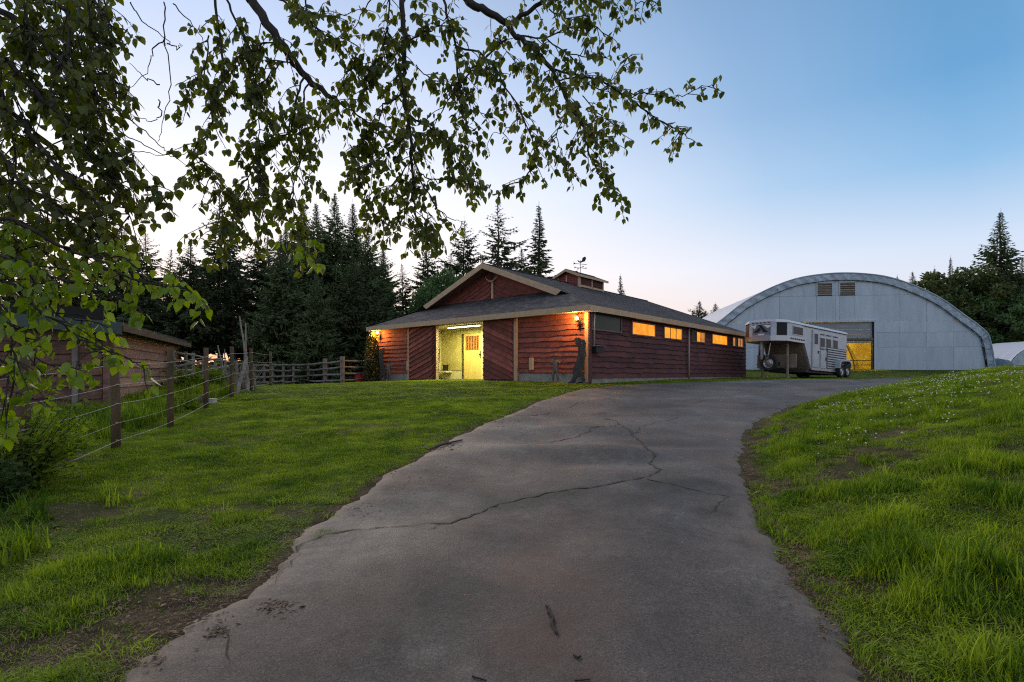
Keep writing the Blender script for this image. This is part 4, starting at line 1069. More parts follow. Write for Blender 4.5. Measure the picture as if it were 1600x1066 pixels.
# second small dome, and a covered heap beyond the bank
dm = thing('fabric_shelter', 'small white arched fabric shelter at the right edge beyond the grass bank', 'shelter', (50.9, 47.5, gz(50.9, 47.5) - .1))
prof2 = [(6.0 * math.cos(a), 2.9 * math.sin(a)) for a in np.linspace(0, math.pi, 25)]
mb = MB()
for k in range(13):
    for x, z in prof2: mb.v.append((x * (1 - .01 * (k % 2)), k * .5, z * (1 - .01 * (k % 2)) ))
nn_ = len(prof2); mb.f = [(k * nn_ + i, k * nn_ + i + 1, (k + 1) * nn_ + i + 1, (k + 1) * nn_ + i) for k in range(12) for i in range(nn_ - 1)]
mb.build('fabric_roof', M_skin, dm)
MB().prism([(x * .99, z * .99) for x, z in prof2], -.05, .0, Matrix(((1, 0, 0, 0), (0, 0, 1, 0), (0, 1, 0, 0), (0, 0, 0, 1)))).build('end_wall', M_fab, dm)
hx = (1560 - 800) / F * 46.5
hz_ = gz(hx, 46.5)
mb = MB(); rr = random.Random(9)
for i in range(7):
    for j in range(13):
        th = math.pi / 2 * i / 6; ph = 2 * math.pi * j / 12
        mb.v.append((1.25 * math.cos(th) ** .6 * math.cos(ph) * (1 + .08 * rr.uniform(-1, 1)), .9 * math.cos(th) ** .6 * math.sin(ph), 1.0 * math.sin(th) * (1 + .06 * rr.uniform(-1, 1))))
mb.f = [(i * 13 + j, i * 13 + j + 1, (i + 1) * 13 + j + 1, (i + 1) * 13 + j) for i in range(6) for j in range(12)]
o = mb.build('covered_heap', mat('blue_tarp', (.07, .13, .19), .4, c2=(.04, .09, .13), scale=5), label='blue grey tarpaulin heap between the arena and the small shelter', category='tarpaulin')
o.location = (hx, 46.5, hz_ - .05)

# ------------------------------------------------------------------ gooseneck horse trailer
TD = Vector((.793, .61, 0)).normalized()
TP = Vector((14.15, 27.0, 0)); TZ = E - .20
tr = thing('horse_trailer', 'white and grey gooseneck horse trailer with chevron nose and spare wheel', 'horse trailer', (TP.x, TP.y, TZ), math.atan2(TD.y, TD.x))
TM = Matrix.Rotation(R(2.2), 4, 'Y')     # nose up: x runs rearward, so z falls with x
def tb(mb, name, m, par=None, **k):
    mb.v = [tuple(TM @ Vector(v)) for v in mb.v]
    return mb.build(name, m, par or tr, **k)
M_alum = mat('white_aluminium', (.43, .48, .55), .38, .25, c3=(.25, .27, .30), s3=3, st3=(3, 3, .6), p3=(.62, .85), c2=(.34, .37, .42), scale=3)
M_trim = mat('trailer_trim', (.40, .41, .44), .3, .7)
M_tglass = mat('trailer_glass', (.02, .02, .022), .3, spec=.12)
M_under = mat('trailer_under', (.06, .055, .05), .9)
M_rubber = mat('rubber', (.02, .02, .02), .85)
M_rim = mat('steel_rim', (.42, .42, .44), .4, .6)
M_tan = mat('primer_tan', (.26, .22, .18), .7, c2=(.19, .16, .13), scale=4)
TW = 2.25; TH = 2.98; NF = 1.92; BF = .55; XL = 7.5
# plan of the nose: chamfered
nose = [(0, 0), (-.42, .42), (-.50, .62), (-.50, TW - .62), (-.42, TW - .42), (0, TW)]
MZ = Matrix.Identity(4)
tb(MB().prism([(1.9, 0), (0, 0)] + nose[1:] + [(1.9, TW)], NF, TH - .06, Matrix.Identity(4)), 'nose_body', M_alum)
tb(MB().prism([(1.86, -.025), (-.01, -.025), (-.44, .40), (-.53, .62), (-.53, TW - .62), (-.44, TW - .40), (-.01, TW + .02), (1.86, TW + .02)], NF - .02, NF + .24), 'nose_skirt', M_trim)
# main body behind a slanted front
tb(MB().prism([(1.905, NF + .0), (2.75, BF), (XL, BF), (XL, TH - .06), (1.905, TH - .06)], 0, TW, Matrix(((1, 0, 0, 0), (0, 0, 1, 0), (0, 1, 0, 0), (0, 0, 0, 1)))), 'main_body', M_alum)
tb(MB().prism([(1.80, NF - .03), (2.68, BF + .02), (2.70, BF + .0), (1.84, NF - .03)], .06, TW - .06, Matrix(((1, 0, 0, 0), (0, 0, 1, 0), (0, 1, 0, 0), (0, 0, 0, 1)))), 'bulkhead', M_tan)
tb(MB().box((1.2, .10, BF + .02), (1.26, TW - .05, 1.30)), 'front_shield', M_tan)
tb(MB().prism([(1.262, NF - .08), (2.6, BF + .1), (1.262, BF + .1)], TW - .12, TW - .07, Matrix(((1, 0, 0, 0), (0, 0, 1, 0), (0, 1, 0, 0), (0, 0, 0, 1)))), 'side_shield', M_under)
# roof with rounded edge
rf = MB()
crossx = [(-.05, -.08), (-.03, .0), (.10, .07), (.5, .10), (TW / 2, .12), (TW - .5, .10), (TW - .10, .07), (TW + .03, .0), (TW + .05, -.08)]
secs = [(-.46, .40), (-.30, .22), (0, 0), (2, 0), (4, 0), (6, 0), (XL + .03, 0)]
for x, ins in secs:
    for (y, z) in crossx:
        rf.v.append((x, ins + (y / TW) * (TW - 2 * ins), TH - .05 + z))
nc = len(crossx); rf.f = [(k * nc + i, k * nc + i + 1, (k + 1) * nc + i + 1, (k + 1) * nc + i) for k in range(len(secs) - 1) for i in range(nc - 1)] + [tuple(range(nc))[::-1], tuple(range((len(secs) - 1) * nc, len(secs) * nc))]
tb(rf, 'roof', mat('trailer_roof', (.62, .64, .68), .4), smooth=False)
tb(MB().tube([(1.85, -.04, TH - .14), (XL, -.04, TH - .14)], .03, 6), 'gutter_rail', M_trim)
# nose front: diamond plate with a chevron emblem
M_dia = mat('diamond_plate', (.22, .23, .25), .35, .8, c2=(.12, .125, .14), scale=26, bump=.6, bscale=40)
tb(MB().box((-.525, .66, NF + .26), (-.505, TW - .66, TH - .2)), 'nose_plate', M_dia)
tb(MB().box((-.54, .68, NF + .24), (-.505, TW - .68, NF + .30)).box((-.54, .68, TH - .22), (-.505, TW - .68, TH - .17)), 'nose_trim', M_trim)
yc = TW / 2; zc = NF + .62
MN = Matrix(((0, 0, 1, 0), (1, 0, 0, 0), (0, 1, 0, 0), (0, 0, 0, 1)))
tb(MB().prism([(yc - .34, zc - .18), (yc + .02, zc + .20), (yc + .16, zc + .20), (yc - .12, zc - .18)], -.545, -.527, MN).prism([(yc + .16, zc - .18), (yc + .02, zc - .02), (yc + .12, zc + .06), (yc + .42, zc - .18)], -.545, -.527, MN), 'emblem', M_dark)
tb(MB().prism([(yc - .52, zc + .16), (yc - .10, zc + .20), (yc - .34, zc + .02), (yc - .46, zc + .06)], -.544, -.527, MN).prism([(yc + .52, zc + .16), (yc + .24, zc + .22), (yc + .34, zc + .0)], -.544, -.527, MN).prism([(yc - .2, zc - .26), (yc + .2, zc - .26), (yc + .12, zc - .34), (yc - .12, zc - .34)], -.544, -.527, MN), 'emblem', mat('emblem_white', (.7, .7, .7), .4))
for k in range(5):
    y = .70 + k * .21
    tb(MB().box((-.55, y, TH - .14), (-.505, y + .10, TH - .10)), 'marker_light', mat('marker_red', (.16, .03, .02), .3) if k == 0 else bpy.data.materials['marker_red'])
# wrap windows on the chamfers
def quad_panel(a, b, z0, z1, o_, m, name):
    a = Vector((a[0], a[1], 0)); b = Vector((b[0], b[1], 0)); d = (b - a); nrm = Vector((d.y, -d.x, 0)).normalized()
    if (nrm.x > 0): nrm = -nrm
    a2 = a + d * .08; b2 = a + d * .92
    mb = MB(); vs = []
    for p in (a2, b2):
        for z in (z0, z1):
            vs += [p + nrm * o_ + Vector((0, 0, z)), p + nrm * .002 + Vector((0, 0, z))]
    mb.add(vs, [(0, 2, 3, 1)[::-1], (0, 4, 6, 2), (4, 5, 7, 6), (2, 6, 7, 3), (0, 1, 5, 4)]); tb(mb, name, m)
quad_panel((0, 0), (-.42, .42), NF + .27, TH - .14, .02, M_tglass, 'wrap_window')
quad_panel((-.42, TW - .42), (0, TW), NF + .27, TH - .14, .02, mat('wrap_brown', (.12, .05, .03), .4, spec=.15), 'wrap_window')
# windows of the side
def side_win(x0, x1, z0, z1, par=None, name='window', fr=.035, m=M_tglass):
    w_ = tb(MB().box((x0 - fr, -.030, z0 - fr), (x1 + fr, -.004, z1 + fr)), name, M_trim, par)
    g_ = MB().box((x0, -.042, z0), (x1, -.031, z1)); g_.v = [tuple(TM @ Vector(v)) for v in g_.v]
    if par is None: g_.build('pane', m, w_)
    return w_
side_win(.58, 1.62, NF + .38, NF + .78)
M_dash = mat('decal_dark', (.03, .03, .035), .5)
for k in range(7):
    x = .2 + k * .24; z = NF + .13
    tb(MB().prism([(x, z), (x + .12, z + .05), (x + .24, z), (x + .12, z - .05)], -.040, -.028, Matrix(((1, 0, 0, 0), (0, 0, 1, 0), (0, 1, 0, 0), (0, 0, 0, 1)))), 'decal', M_dash)
dd = tb(MB().box((2.86, -.05, BF + .12), (3.60, -.004, TH - .30)), 'door', M_alum)
g_ = MB().box((3.02, -.062, TH - 1.02), (3.44, -.051, TH - .46)); tb(g_, 'pane', M_tglass, dd)
g_ = MB().box((3.46, -.075, 1.45), (3.56, -.051, 1.60)); tb(g_, 'handle', M_blackm, dd)
tb(MB().box((2.80, -.045, BF + .10), (2.84, -.004, TH - .26)).box((3.62, -.045, BF + .10), (3.66, -.004, TH - .26)), 'door_trim', M_trim)
for a, b in ((3.86, 4.36), (4.66, 5.2), (5.6, 6.12)):
    side_win(a, b, TH - 1.12, TH - .62)
    tb(MB().box((a - .02, -.05, TH - 1.26), (b + .02, -.004, TH - 1.21)).box((a - .02, -.05, TH - .44), (b + .02, -.004, TH - .40)), 'window_bar', M_dash)
d2 = tb(MB().box((3.84, -.04, BF + .12), (4.60, -.004, TH - 1.34)), 'escape_door', M_alum)
tb(MB().box((4.48, -.06, 1.1), (4.56, -.041, 1.3)), 'handle', M_blackm, d2)
tb(MB().box((4.72, -.012, BF + .12), (XL - .04, -.004, BF + 1.36)), 'slat_groove_shade', M_dash)  # dark sheet paints the shade in the grooves between slats
for k in range(9):
    z = BF + .16 + k * .135
    tb(MB().box((4.74, -.050, z), (XL - .05, -.004, z + .068)), 'slat', M_alum)
tb(MB().box((2.7, -.05, BF - .04), (XL, -.004, BF + .08)), 'skirt_rail', M_trim)
tb(MB().box((2.4, .1, BF - .18), (XL - .2, TW - .1, BF - .01)), 'chassis', M_under)
# wheels and fenders
def wheel(x, y, z, r, par, axis='y', out_=-1):
    o = thing('wheel', '', '', (0, 0, 0)) if False else None
    mb = MB(); N_ = 22; ring = []
    prof_ = [(r * .62, -.11), (r * .92, -.125), (r, -.08), (r, .08), (r * .92, .125), (r * .62, .11)]
    for j in range(N_):
        a = 2 * math.pi * j / N_
        for (rr_, w_) in prof_:
            if axis == 'y': mb.v.append((x + rr_ * math.cos(a), y + w_, z + rr_ * math.sin(a)))
            else: mb.v.append((x + w_, y + rr_ * math.cos(a), z + rr_ * math.sin(a)))
    k = len(prof_); mb.f = [(j * k + i, j * k + (i + 1) % k, ((j + 1) % N_) * k + (i + 1) % k, ((j + 1) % N_) * k + i) for j in range(N_) for i in range(k)]
    t_ = mb.build('wheel', M_rubber, par)
    dsk = MB(); c = out_
    def P(rr_, a, w_): return (x + rr_ * math.cos(a), y + w_ * c, z + rr_ * math.sin(a)) if axis == 'y' else (x + w_ * c, y + rr_ * math.cos(a), z + rr_ * math.sin(a))
    rings = [(r * .64, .10), (r * .56, .06), (r * .50, .03), (r * .26, .075), (r * .16, .09)]
    for rr_, w_ in rings:
        for j in range(16): dsk.v.append(P(rr_, 2 * math.pi * j / 16, w_))
    dsk.f = [(i * 16 + j, i * 16 + (j + 1) % 16, (i + 1) * 16 + (j + 1) % 16, (i + 1) * 16 + j) for i in range(len(rings) - 1) for j in range(16)] + [tuple(4 * 16 + j for j in range(16))]
    rm = dsk.build('rim', M_rim, t_)
    for j in range(8):
        p = P(r * .40, 2 * math.pi * (j + .5) / 8, .056)
        MB().ball(p, r * .055, 6, 4).build('hole', M_dark, t_)
    return t_
GR = lambda x: -TM[2][0] * x   # local ground correction, unused
for x in (6.28, 7.12):
    wz = .38 - .00
    wheel(x, -.13, gz(TP.x + TD.x * x, TP.y + TD.y * x) - TZ + .39, .39, tr)
    wheel(x, TW - .14, gz(TP.x + TD.x * x, TP.y + TD.y * x) - TZ + .39, .39, tr, out_=1)
fen = MB(); fp = [(a, b - .08) for a, b in [(5.78, .55), (5.84, .86), (6.02, 1.0), (6.3, 1.04), (7.1, 1.04), (7.36, 1.0), (7.52, .86), (7.58, .55)]]
for (x, z) in fp:
    for y in (-.30, .02): fen.v.append((x, y, z + .05)); 
fen.f = [(2 * i, 2 * i + 1, 2 * i + 3, 2 * i + 2) for i in range(len(fp) - 1)]
k0 = len(fen.v)
fi = [(a, b - .08) for a, b in [(5.88, .55), (5.95, .82), (6.1, .91), (6.3, .95), (7.08, .95), (7.28, .91), (7.42, .82), (7.48, .55)]]
for (a, b_), (c, d) in zip(fp, fi): fen.v += [(a, -.30, b_ + .05), (c, -.30, d + .05)]
fen.f += [(k0 + 2 * i, k0 + 2 * i + 2, k0 + 2 * i + 3, k0 + 2 * i + 1) for i in range(len(fp) - 1)]
fen.build('fender', M_alum, tr)
# coupler, jack legs, hoses
tb(MB().tube([(-.05, TW * .60, NF), (-.05, TW * .60, NF - .45), (.02, TW * .60, NF - .95)], [.09, .09, .075], 10), 'coupler_post', mat('coupler_grey', (.35, .35, .37), .5, .4))
jz = gz(TP.x + TD.x * .95, TP.y + TD.y * .95) - TZ
MB().tube([(.95, .42, jz), (.95, .42, NF - .1)], .07, 8).tube([(.95, .42, jz + .01), (.95, .42, jz + .05)], .15, 8).build('jack_leg', M_tan, tr)
MB().tube([(1.10, TW - .42, jz), (1.10, TW - .42, NF - .1)], .06, 8).tube([(1.10, TW - .42, jz + .01), (1.10, TW - .42, jz + .05)], .15, 8).build('jack_leg', M_tan, tr)
for k in range(3):
    tb(MB().tube([(.0, TW * .55 - .35 * f, NF - .05 - .75 * math.sin(f * math.pi) * (.8 + .15 * k) - .05 * k) for f in np.linspace(0, 1, 9)], .018, 5), 'hose', M_trim if k else M_blackm)
sw = wheel(.0, 0, 0, .44, tr, axis='x', out_=-1)
sw.location = (.15, TW * .44, NF - 1.15)
MB().box((.27, TW * .44 - .06, NF - 1.23), (1.2, TW * .44 + .06, NF - 1.1)).build('spare_bracket', M_blackm, tr)
MB().tube([(XL + .05, .05, 2.4), (XL + .05, .05, .5)], .03, 6).tube([(XL + .02, .05, .5), (XL + .45, .05, .35)], .03, 6).build('rear_latch', M_blackm, tr)
for x in (4.8, 3.4): MB().tube([(x, -.02, jz + .62 - x * .02), (x, -.02, jz + .44 - x * .02)], .012, 4).build('tie_ring', M_blackm, tr)

# ------------------------------------------------------------------ left: wire fence, shed, rails
M_post = mat('tanalised_post', (.13, .085, .045), .9, c2=(.06, .045, .028), scale=6, stretch=(1, 1, .2), bump=.5, rand=.15)
M_grey = mat('grey_wood', (.24, .215, .19), .9, c2=(.12, .105, .095), scale=6, stretch=(1, 1, .3), bump=.4, rand=.2, coord='World')
M_wire = mat('fence_tape', (.34, .34, .33), .6)
M_ins = mat('insulator', (.45, .22, .04), .4)
wf_ = thing('wire_fence', 'electric wire fence on round brown posts along the left lawn', 'fence', (0, 0, 0))
FP = [(-5.03, 5.4, 1.42, .075), (-5.43, 7.2, 1.36, .068), (-6.02, 9.25, 1.42, .062), (-6.85, 11.75, 1.36, .06), (-7.5, 14.05, 1.35, .06), (-8.05, 16.2, 1.30, .06), (-9.2, 20.0, 1.30, .06)]
base = []
for k, (x, y, h, r_) in enumerate(FP):
    z = gz(x, y); lean = (.02 if k == 1 else 0)
    r_ = r_ * .82
    p = MB().tube([(x, y, z - .25), (x - lean * .3, y, z + h * .5), (x - lean * 2, y, z + h - .015), (x - lean * 2, y, z + h)], [r_ * 1.05, r_, r_ * .97, r_ * .85], 12).build('fence_post', M_post, wf_, smooth=True)
    base.append((x, y, z))
    for hh in (.12, .36, .62, .88, 1.16):
        MB().tube([(x + r_ * .6, y - r_ * .8, z + hh), (x + r_ * 1.6, y - r_ * 1.5, z + hh)], .011, 6).build('insulator', M_ins, p)
start = (-4.7, 2.2, gz(-4.7, 2.2))
for hh in (.12, .36, .62, .88, 1.16):
    P = []
    prev = start
    for (x, y, z), (_, _, _, r_) in zip(base, FP):
        tgt = (x + r_ * 1.4, y - r_ * 1.4, z + hh)
        s_ = (prev[0], prev[1], prev[2] + hh) if prev is start else prev
        for q in range(6):
            f = q / 6; P.append((s_[0] + (tgt[0] - s_[0]) * f, s_[1] + (tgt[1] - s_[1]) * f, s_[2] + (tgt[2] - s_[2]) * f - .014 * math.sin(math.pi * f)))
        prev = tgt
    P.append(prev)
    MB().tube(P, .0042 if hh not in (.36,) else .003, 5).build('wire', M_wire, wf_)
# wood rail fence in the background
RFp = []
rf_ = thing('rail_fence', 'weathered grey wooden rail fence across the back of the lawn', 'fence', (0, 0, 0))
pts_ = [(398, 27.5), (413, 27.8), (426, 28.0), (443, 28.2), (459, 28.6), (482, 28.9), (508, 26.5), (535, 24.9), (572, 27.2), (592, 28.6)]
prev = None
for k, (px_, y) in enumerate(pts_):
    x = (px_ - 800) / F * y; z = gz(x, y); big = px_ in (508, 535)
    hgt = 1.28 if big else 1.12
    MB().box((x - (.09 if big else .06), y - .07, z - .2), (x + (.09 if big else .06), y + .07, z + hgt)).build('fence_post', M_grey, rf_)
    if prev is not None:
        for j, hh in enumerate((.16, .45, .76, 1.06)):
            a = Vector((prev[0], prev[1] - .10, prev[2] + hh + random.uniform(-.03, .03))); b_ = Vector((x, y - .10, z + hh + random.uniform(-.03, .03)))
            mid = (a + b_) / 2 + Vector((0, 0, -.02))
            MB().tube([a + (a - b_) * .02, mid, b_ + (b_ - a) * .02], [.045, .052, .042], 7).build('rail', M_grey, rf_)
    prev = (x, y, z)
# paddock rails nearer, receding behind the wire fence
rf2 = thing('paddock_fence', 'grey paddock rail fence receding behind the round wire fence posts', 'fence', (0, 0, 0))
pts_ = [(270, 15.5), (290, 17.5), (302, 19.5), (318, 21.5), (336, 23.5), (352, 25.2), (370, 27.0)]
prev = None
for px_, y in pts_:
    x = (px_ - 800) / F * y; z = gz(x, y)
    MB().tube([(x, y, z - .2), (x, y, z + 1.25)], .055, 8).build('fence_post', M_grey, rf2)
    if prev is not None:
        for hh in (.25, .6, .92, 1.18):
            MB().tube([(prev[0], prev[1] - .07, prev[2] + hh), (x, y - .07, z + hh + random.uniform(-.04, .04))], .038, 6).build('rail', M_grey, rf2)
    prev = (x, y, z)
# long top rail leading left
MB().tube([px2(262, 575, 15.4), px2(300, 568, 16.2), px2(330, 562, 17.2), px2(352, 560, 18.2)], .035, 6).build('rail', M_grey, rf2)

# leaning poles stack
M_pole = mat('bleached_pole', (.30, .27, .24), .9, c2=(.15, .13, .115), scale=7, coord='World', bump=.4)
def pole(a, b, r0, r1, lab, bend=.0, group='old poles leaning in a stack by the fence'):
    a = Vector(a); b = Vector(b); n_ = 6; P = []
    for k in range(n_ + 1):
        f = k / n_; P.append(a.lerp(b, f) + Vector((bend * math.sin(math.pi * f), 0, 0)) + Vector((random.uniform(-.02, .02), random.uniform(-.02, .02), 0)))
    MB().tube(P, [.7 * (r0 + (r1 - r0) * k / n_) for k in range(n_ + 1)], 8).build('leaning_pole', M_pole, label=lab, category='pole', group=group)
def foot(px_, Y): x = (px_ - 800) / F * Y; return (x, Y, gz(x, Y) - .08)
pole(foot(367, 15.0), px2(386, 558, 15.6), .10, .06, 'pale thick short pole leaning right against the fence post', .02)
pole(foot(383, 16.6), px2(375, 494, 16.6), .06, .03, 'tallest slim grey pole rising out of the stack by the fence', .05)
pole(foot(392, 16.3), px2(384, 505, 16.4), .05, .025, 'slim grey pole just right of the tallest pole', -.03)
pole(foot(388, 16.0), px2(385, 560, 16.4), .085, .07, 'dark knotty stub upright in the middle of the pole stack', 0)
pole(foot(401, 16.8), px2(392, 574, 16.6), .06, .05, 'short dark pole leaning left on the right side of the stack', 0)
pole(foot(350, 15.8), px2(341, 540, 16.2), .04, .025, 'thin bare pole left of the pole stack leaning left', .04)
pole(foot(356, 16.5), px2(352, 546, 16.6), .03, .02, 'thinnest twig-like pole left of the pole stack', -.03)
pole(foot(396, 16.2), px2(388, 588, 16.3), .05, .045, 'pale stub lying against the right side of the stack', .0)
# brush heap under the poles
mb = MB(); rr = random.Random(3)
for k in range(90):
    a = Vector(foot(rr.uniform(345, 392), rr.uniform(16.4, 17.6))); d = Vector((rr.uniform(-.6, .6), rr.uniform(-.4, .4), rr.uniform(.2, 1.1)))
    mb.tube([a, a + d * .5 + Vector((rr.uniform(-.1, .1), 0, .05)), a + d], [.012, .009, .004], 4)
mb.build('brush_heap', M_pole, kind='stuff')
# pale trough by post
x, y = (328 - 800) / F * 12.6, 12.6
tg = MB().box((-.08, -.08, -.05), (.08, .08, .11)).build('trough', mat('pale_plastic', (.45, .45, .43), .6), label='pale square tub at the foot of the fence by the paddock gate', category='tub')
tg.location = (x + .05, y, gz(x, y)); MB().box((-.09, -.09, .111), (.09, .09, .125)).build('rim', bpy.data.materials['pale_plastic'], tg)
bl_ = MB().box((-.30, -.05, 0), (.28, .05, .22)).build('wooden_block', M_grey, label='low weathered timber left of the pale tub by the fence', category='timber'); bl_.location = (x - .45, y + .1, gz(x - .45, y))

# shed
shed = thing('field_shed', 'low plank shed with shallow metal roof behind the left wire fence', 'shed', (-8.45, 11.0, gz(-8.45, 11)))
shed.location.z = E + (HZ - 645) / F * 11
sd_ = Vector((-2.5, 6.2, 0)).normalized(); ang_ = math.atan2(sd_.y, sd_.x)   # local x runs along the right wall, away
shed.rotation_euler = (0, 0, ang_)
M_pink = mat('faded_pink_plank', (.42, .25, .18), .85, c2=(.30, .175, .13), scale=5, rand=.18, bump=.3, stretch=(.4, 1, 3))
M_logp = mat('dark_log_plank', (.22, .115, .085), .9, c2=(.09, .055, .045), scale=5, rand=.25, bump=.6, stretch=(.4, 1, 3))
M_green = mat('green_metal', (.035, .06, .055), .4, .4)
SLn, SHh = 6.4, 1.80
MXR = Matrix(((1, 0, 0, 0), (0, 0, -1, 0), (0, 1, 0, 0), (0, 0, 0, 1)))
w1 = MB().box((0, 0.02, -.1), (SLn, .08, SHh)).build('wall', M_dark, shed)
boards(w1, M_pink, [(.14, -.1), (SLn - .05, -.1), (SLn - .05, SHh - .02), (.14, SHh - .02)], 0, .215, MXR, wavy=.004, seed=31)
MXL = Matrix(((0, 0, -1, 0), (1, 0, 0, 0), (0, 1, 0, 0), (0, 0, 0, 1)))
w2 = MB().box((.02, .1, -.4), (.08, 6.4, SHh + .4)).build('wall', M_dark, shed)
boards(w2, M_logp, [(.1, -.4), (6.4, -.4), (6.4, SHh + .45), (.1, SHh + .05)], 0, .24, MXL, wavy=.022, seed=32, thick=.045)
MB().box((-.09, -.06, -.3), (.06, .08, SHh)).build('corner_post', M_logp, shed)
MB().box((-.09, .50, -.3), (-.0, .60, SHh + .04)).build('corner_post', M_grey, shed)
MB().box((SLn - .04, -.05, -.1), (SLn + .08, .1, SHh)).build('corner_post', M_post, shed)
rl = .12
ro = MB().prism([(-.35, SHh + .02 - .35 * .065), (6.9, SHh + .02 + 6.9 * .065), (6.9, SHh + .07 + 6.9 * .065), (-.35, SHh + .07 - .35 * .065)], -.45, SLn + .22, Matrix(((0, 0, 1, 0), (1, 0, 0, 0), (0, 1, 0, 0), (0, 0, 0, 1)))).build('roof', M_green, shed)
MB().prism([(-.35, SHh - .16 - .35 * .065), (6.9, SHh - .16 + 6.9 * .065), (6.9, SHh + .02 + 6.9 * .065), (-.35, SHh + .02 - .35 * .065)], -.49, -.45, Matrix(((0, 0, 1, 0), (1, 0, 0, 0), (0, 1, 0, 0), (0, 0, 0, 1)))).build('fascia_board', M_green, shed)
MB().box((-.47, -.39, SHh - .12), (SLn + .22, -.352, SHh + .005)).build('fascia_board', M_post, shed)
for k in range(33):
    x = -.42 + k * .205
    MB().prism([(-.36, SHh + .072 - .36 * .065), (6.9, SHh + .072 + 6.9 * .065), (6.9, SHh + .095 + 6.9 * .065), (-.36, SHh + .095 - .36 * .065)], x, x + .04, Matrix(((0, 0, 1, 0), (1, 0, 0, 0), (0, 1, 0, 0), (0, 0, 0, 1)))).build('roof_rib', M_green, ro)
for k in range(8):
    x = .3 + k * .85
    MB().box((x, -.34, SHh - .10), (x + .05, -.0, SHh - .02)).build('rafter', M_post, shed)

# ------------------------------------------------------------------ conifers
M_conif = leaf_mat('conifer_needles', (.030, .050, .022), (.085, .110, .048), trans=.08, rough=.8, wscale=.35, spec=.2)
M_conif2 = leaf_mat('conifer_needles_lighter', (.040, .070, .030), (.115, .155, .066), trans=.08, rough=.8, wscale=.35, spec=.2)  # lighter green for the broad and layered spruces
def conifer_mesh(name, h, r, seed, m, base=.10, density=1.0, droop=.35, ragged=.25, power=.8):
    g_ = np.random.default_rng(seed); V = []; Fc = []
    nb = int(h * 14 * density)
    for i in range(nb):
        t_ = base + (1 - base) * (i / nb) ** .92
        z0 = h * t_
        rel = (1 - t_) / (1 - base)
        az = i * 2.39996 + g_.uniform(-.5, .5)
        L = r * rel ** power * g_.uniform(max(.25, 1 - ragged * 1.4), 1 + ragged * .35) * min(1, .45 + rel * 2.2) * (.80 + .14 * math.sin(i * .31) + .16 * math.sin(i * .083 + seed) + .14 * math.sin(az * 1.0 + seed)) + .10
        if g_.random() < .05 * ragged * 4: L *= .4
        up = .35 * t_ - droop * (1 - t_) + g_.uniform(-.12, .12)
        dx, dy = math.cos(az), math.sin(az)
        ns = max(3, int(L / .20))
        for s_ in range(ns):
            f = (s_ + .6) / ns
            if f < .12: continue
            cx = dx * L * f; cy = dy * L * f; cz = z0 + up * L * f - .12 * L * math.sin(f * 2.2) + .18 * L * f * f
            wl = (.16 + .20 * L * (1 - f) + .18 * rel + .05) * (.38 + .62 * min(1, rel * 3.5))
            for sd in (-1, 1, 0, 2):
                if sd == 2 and g_.random() < .5: continue
                if sd in (-1, 1):
                    ax = az + sd * g_.uniform(.5, 1.1); d = np.array([math.cos(ax), math.sin(ax), g_.uniform(-.45, .12)])
                elif sd == 0: d = np.array([dx * .9, dy * .9, g_.uniform(-.35, .35)])
                else: d = np.array([dx * .3, dy * .3, -1.0])
                d /= np.linalg.norm(d); l_ = wl * g_.uniform(.7, 1.3)
                u = g_.normal(size=3); sdv = np.cross(d, u); sdv /= np.linalg.norm(sdv) + 1e-9
                wd = l_ * g_.uniform(.13, .24)
                p = np.array([cx, cy, cz]); k = len(V)
                V.extend([p - d * .05, p + d * l_ * .45 + sdv * wd, p + d * l_ + np.array([0, 0, -.04]), p + d * l_ * .45 - sdv * wd]); Fc.append((k, k + 1, k + 2, k + 3))
    # leader
    k = len(V); V.extend([np.array([-.03, 0, h * .97]), np.array([.03, 0, h * .97]), np.array([.0, .02, h * 1.03]), np.array([0, 0, h * 1.03])]); Fc.append((k, k + 1, k + 2, k + 3))
    return np_mesh(name, V, Fc, m)
def trunk_mesh(h, r):
    P = [(.06 * math.sin(k * 1.3), .05 * math.cos(k * 1.7), h * k / 8) for k in range(9)]; P[0] = (0, 0, -.6)
    mb = MB().tube(P, [r * (1 - k / 8) * .95 + .02 for k in range(9)], 8)
    g_ = random.Random(int(h * 10))
    for k in range(26):   # dead lower branches
        z = h * g_.uniform(.05, .5); a = g_.uniform(0, 6.28); L = g_.uniform(.4, 1.6)
        mb.tube([(0, 0, z), (math.cos(a) * L * .5, math.sin(a) * L * .5, z - .02), (math.cos(a) * L, math.sin(a) * L, z - .15)], [.03, .02, .008], 4, cap=False)
    return mb.mesh('trunk', M_conb, True)
protos = []
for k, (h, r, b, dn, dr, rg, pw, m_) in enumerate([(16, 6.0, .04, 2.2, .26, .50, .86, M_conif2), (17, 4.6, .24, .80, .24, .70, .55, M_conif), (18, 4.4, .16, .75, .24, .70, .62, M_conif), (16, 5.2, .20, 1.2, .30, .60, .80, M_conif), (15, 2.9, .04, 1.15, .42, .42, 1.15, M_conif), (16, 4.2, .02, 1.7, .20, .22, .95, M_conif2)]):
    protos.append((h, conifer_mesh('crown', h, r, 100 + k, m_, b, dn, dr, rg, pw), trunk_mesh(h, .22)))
kinds = {0: 'broad dense green spruce', 1: 'bare legged ragged fir', 2: 'tall thin ragged fir', 3: 'dark full conifer', 4: 'narrow spire shaped spruce', 5: 'symmetrical layered spruce'}
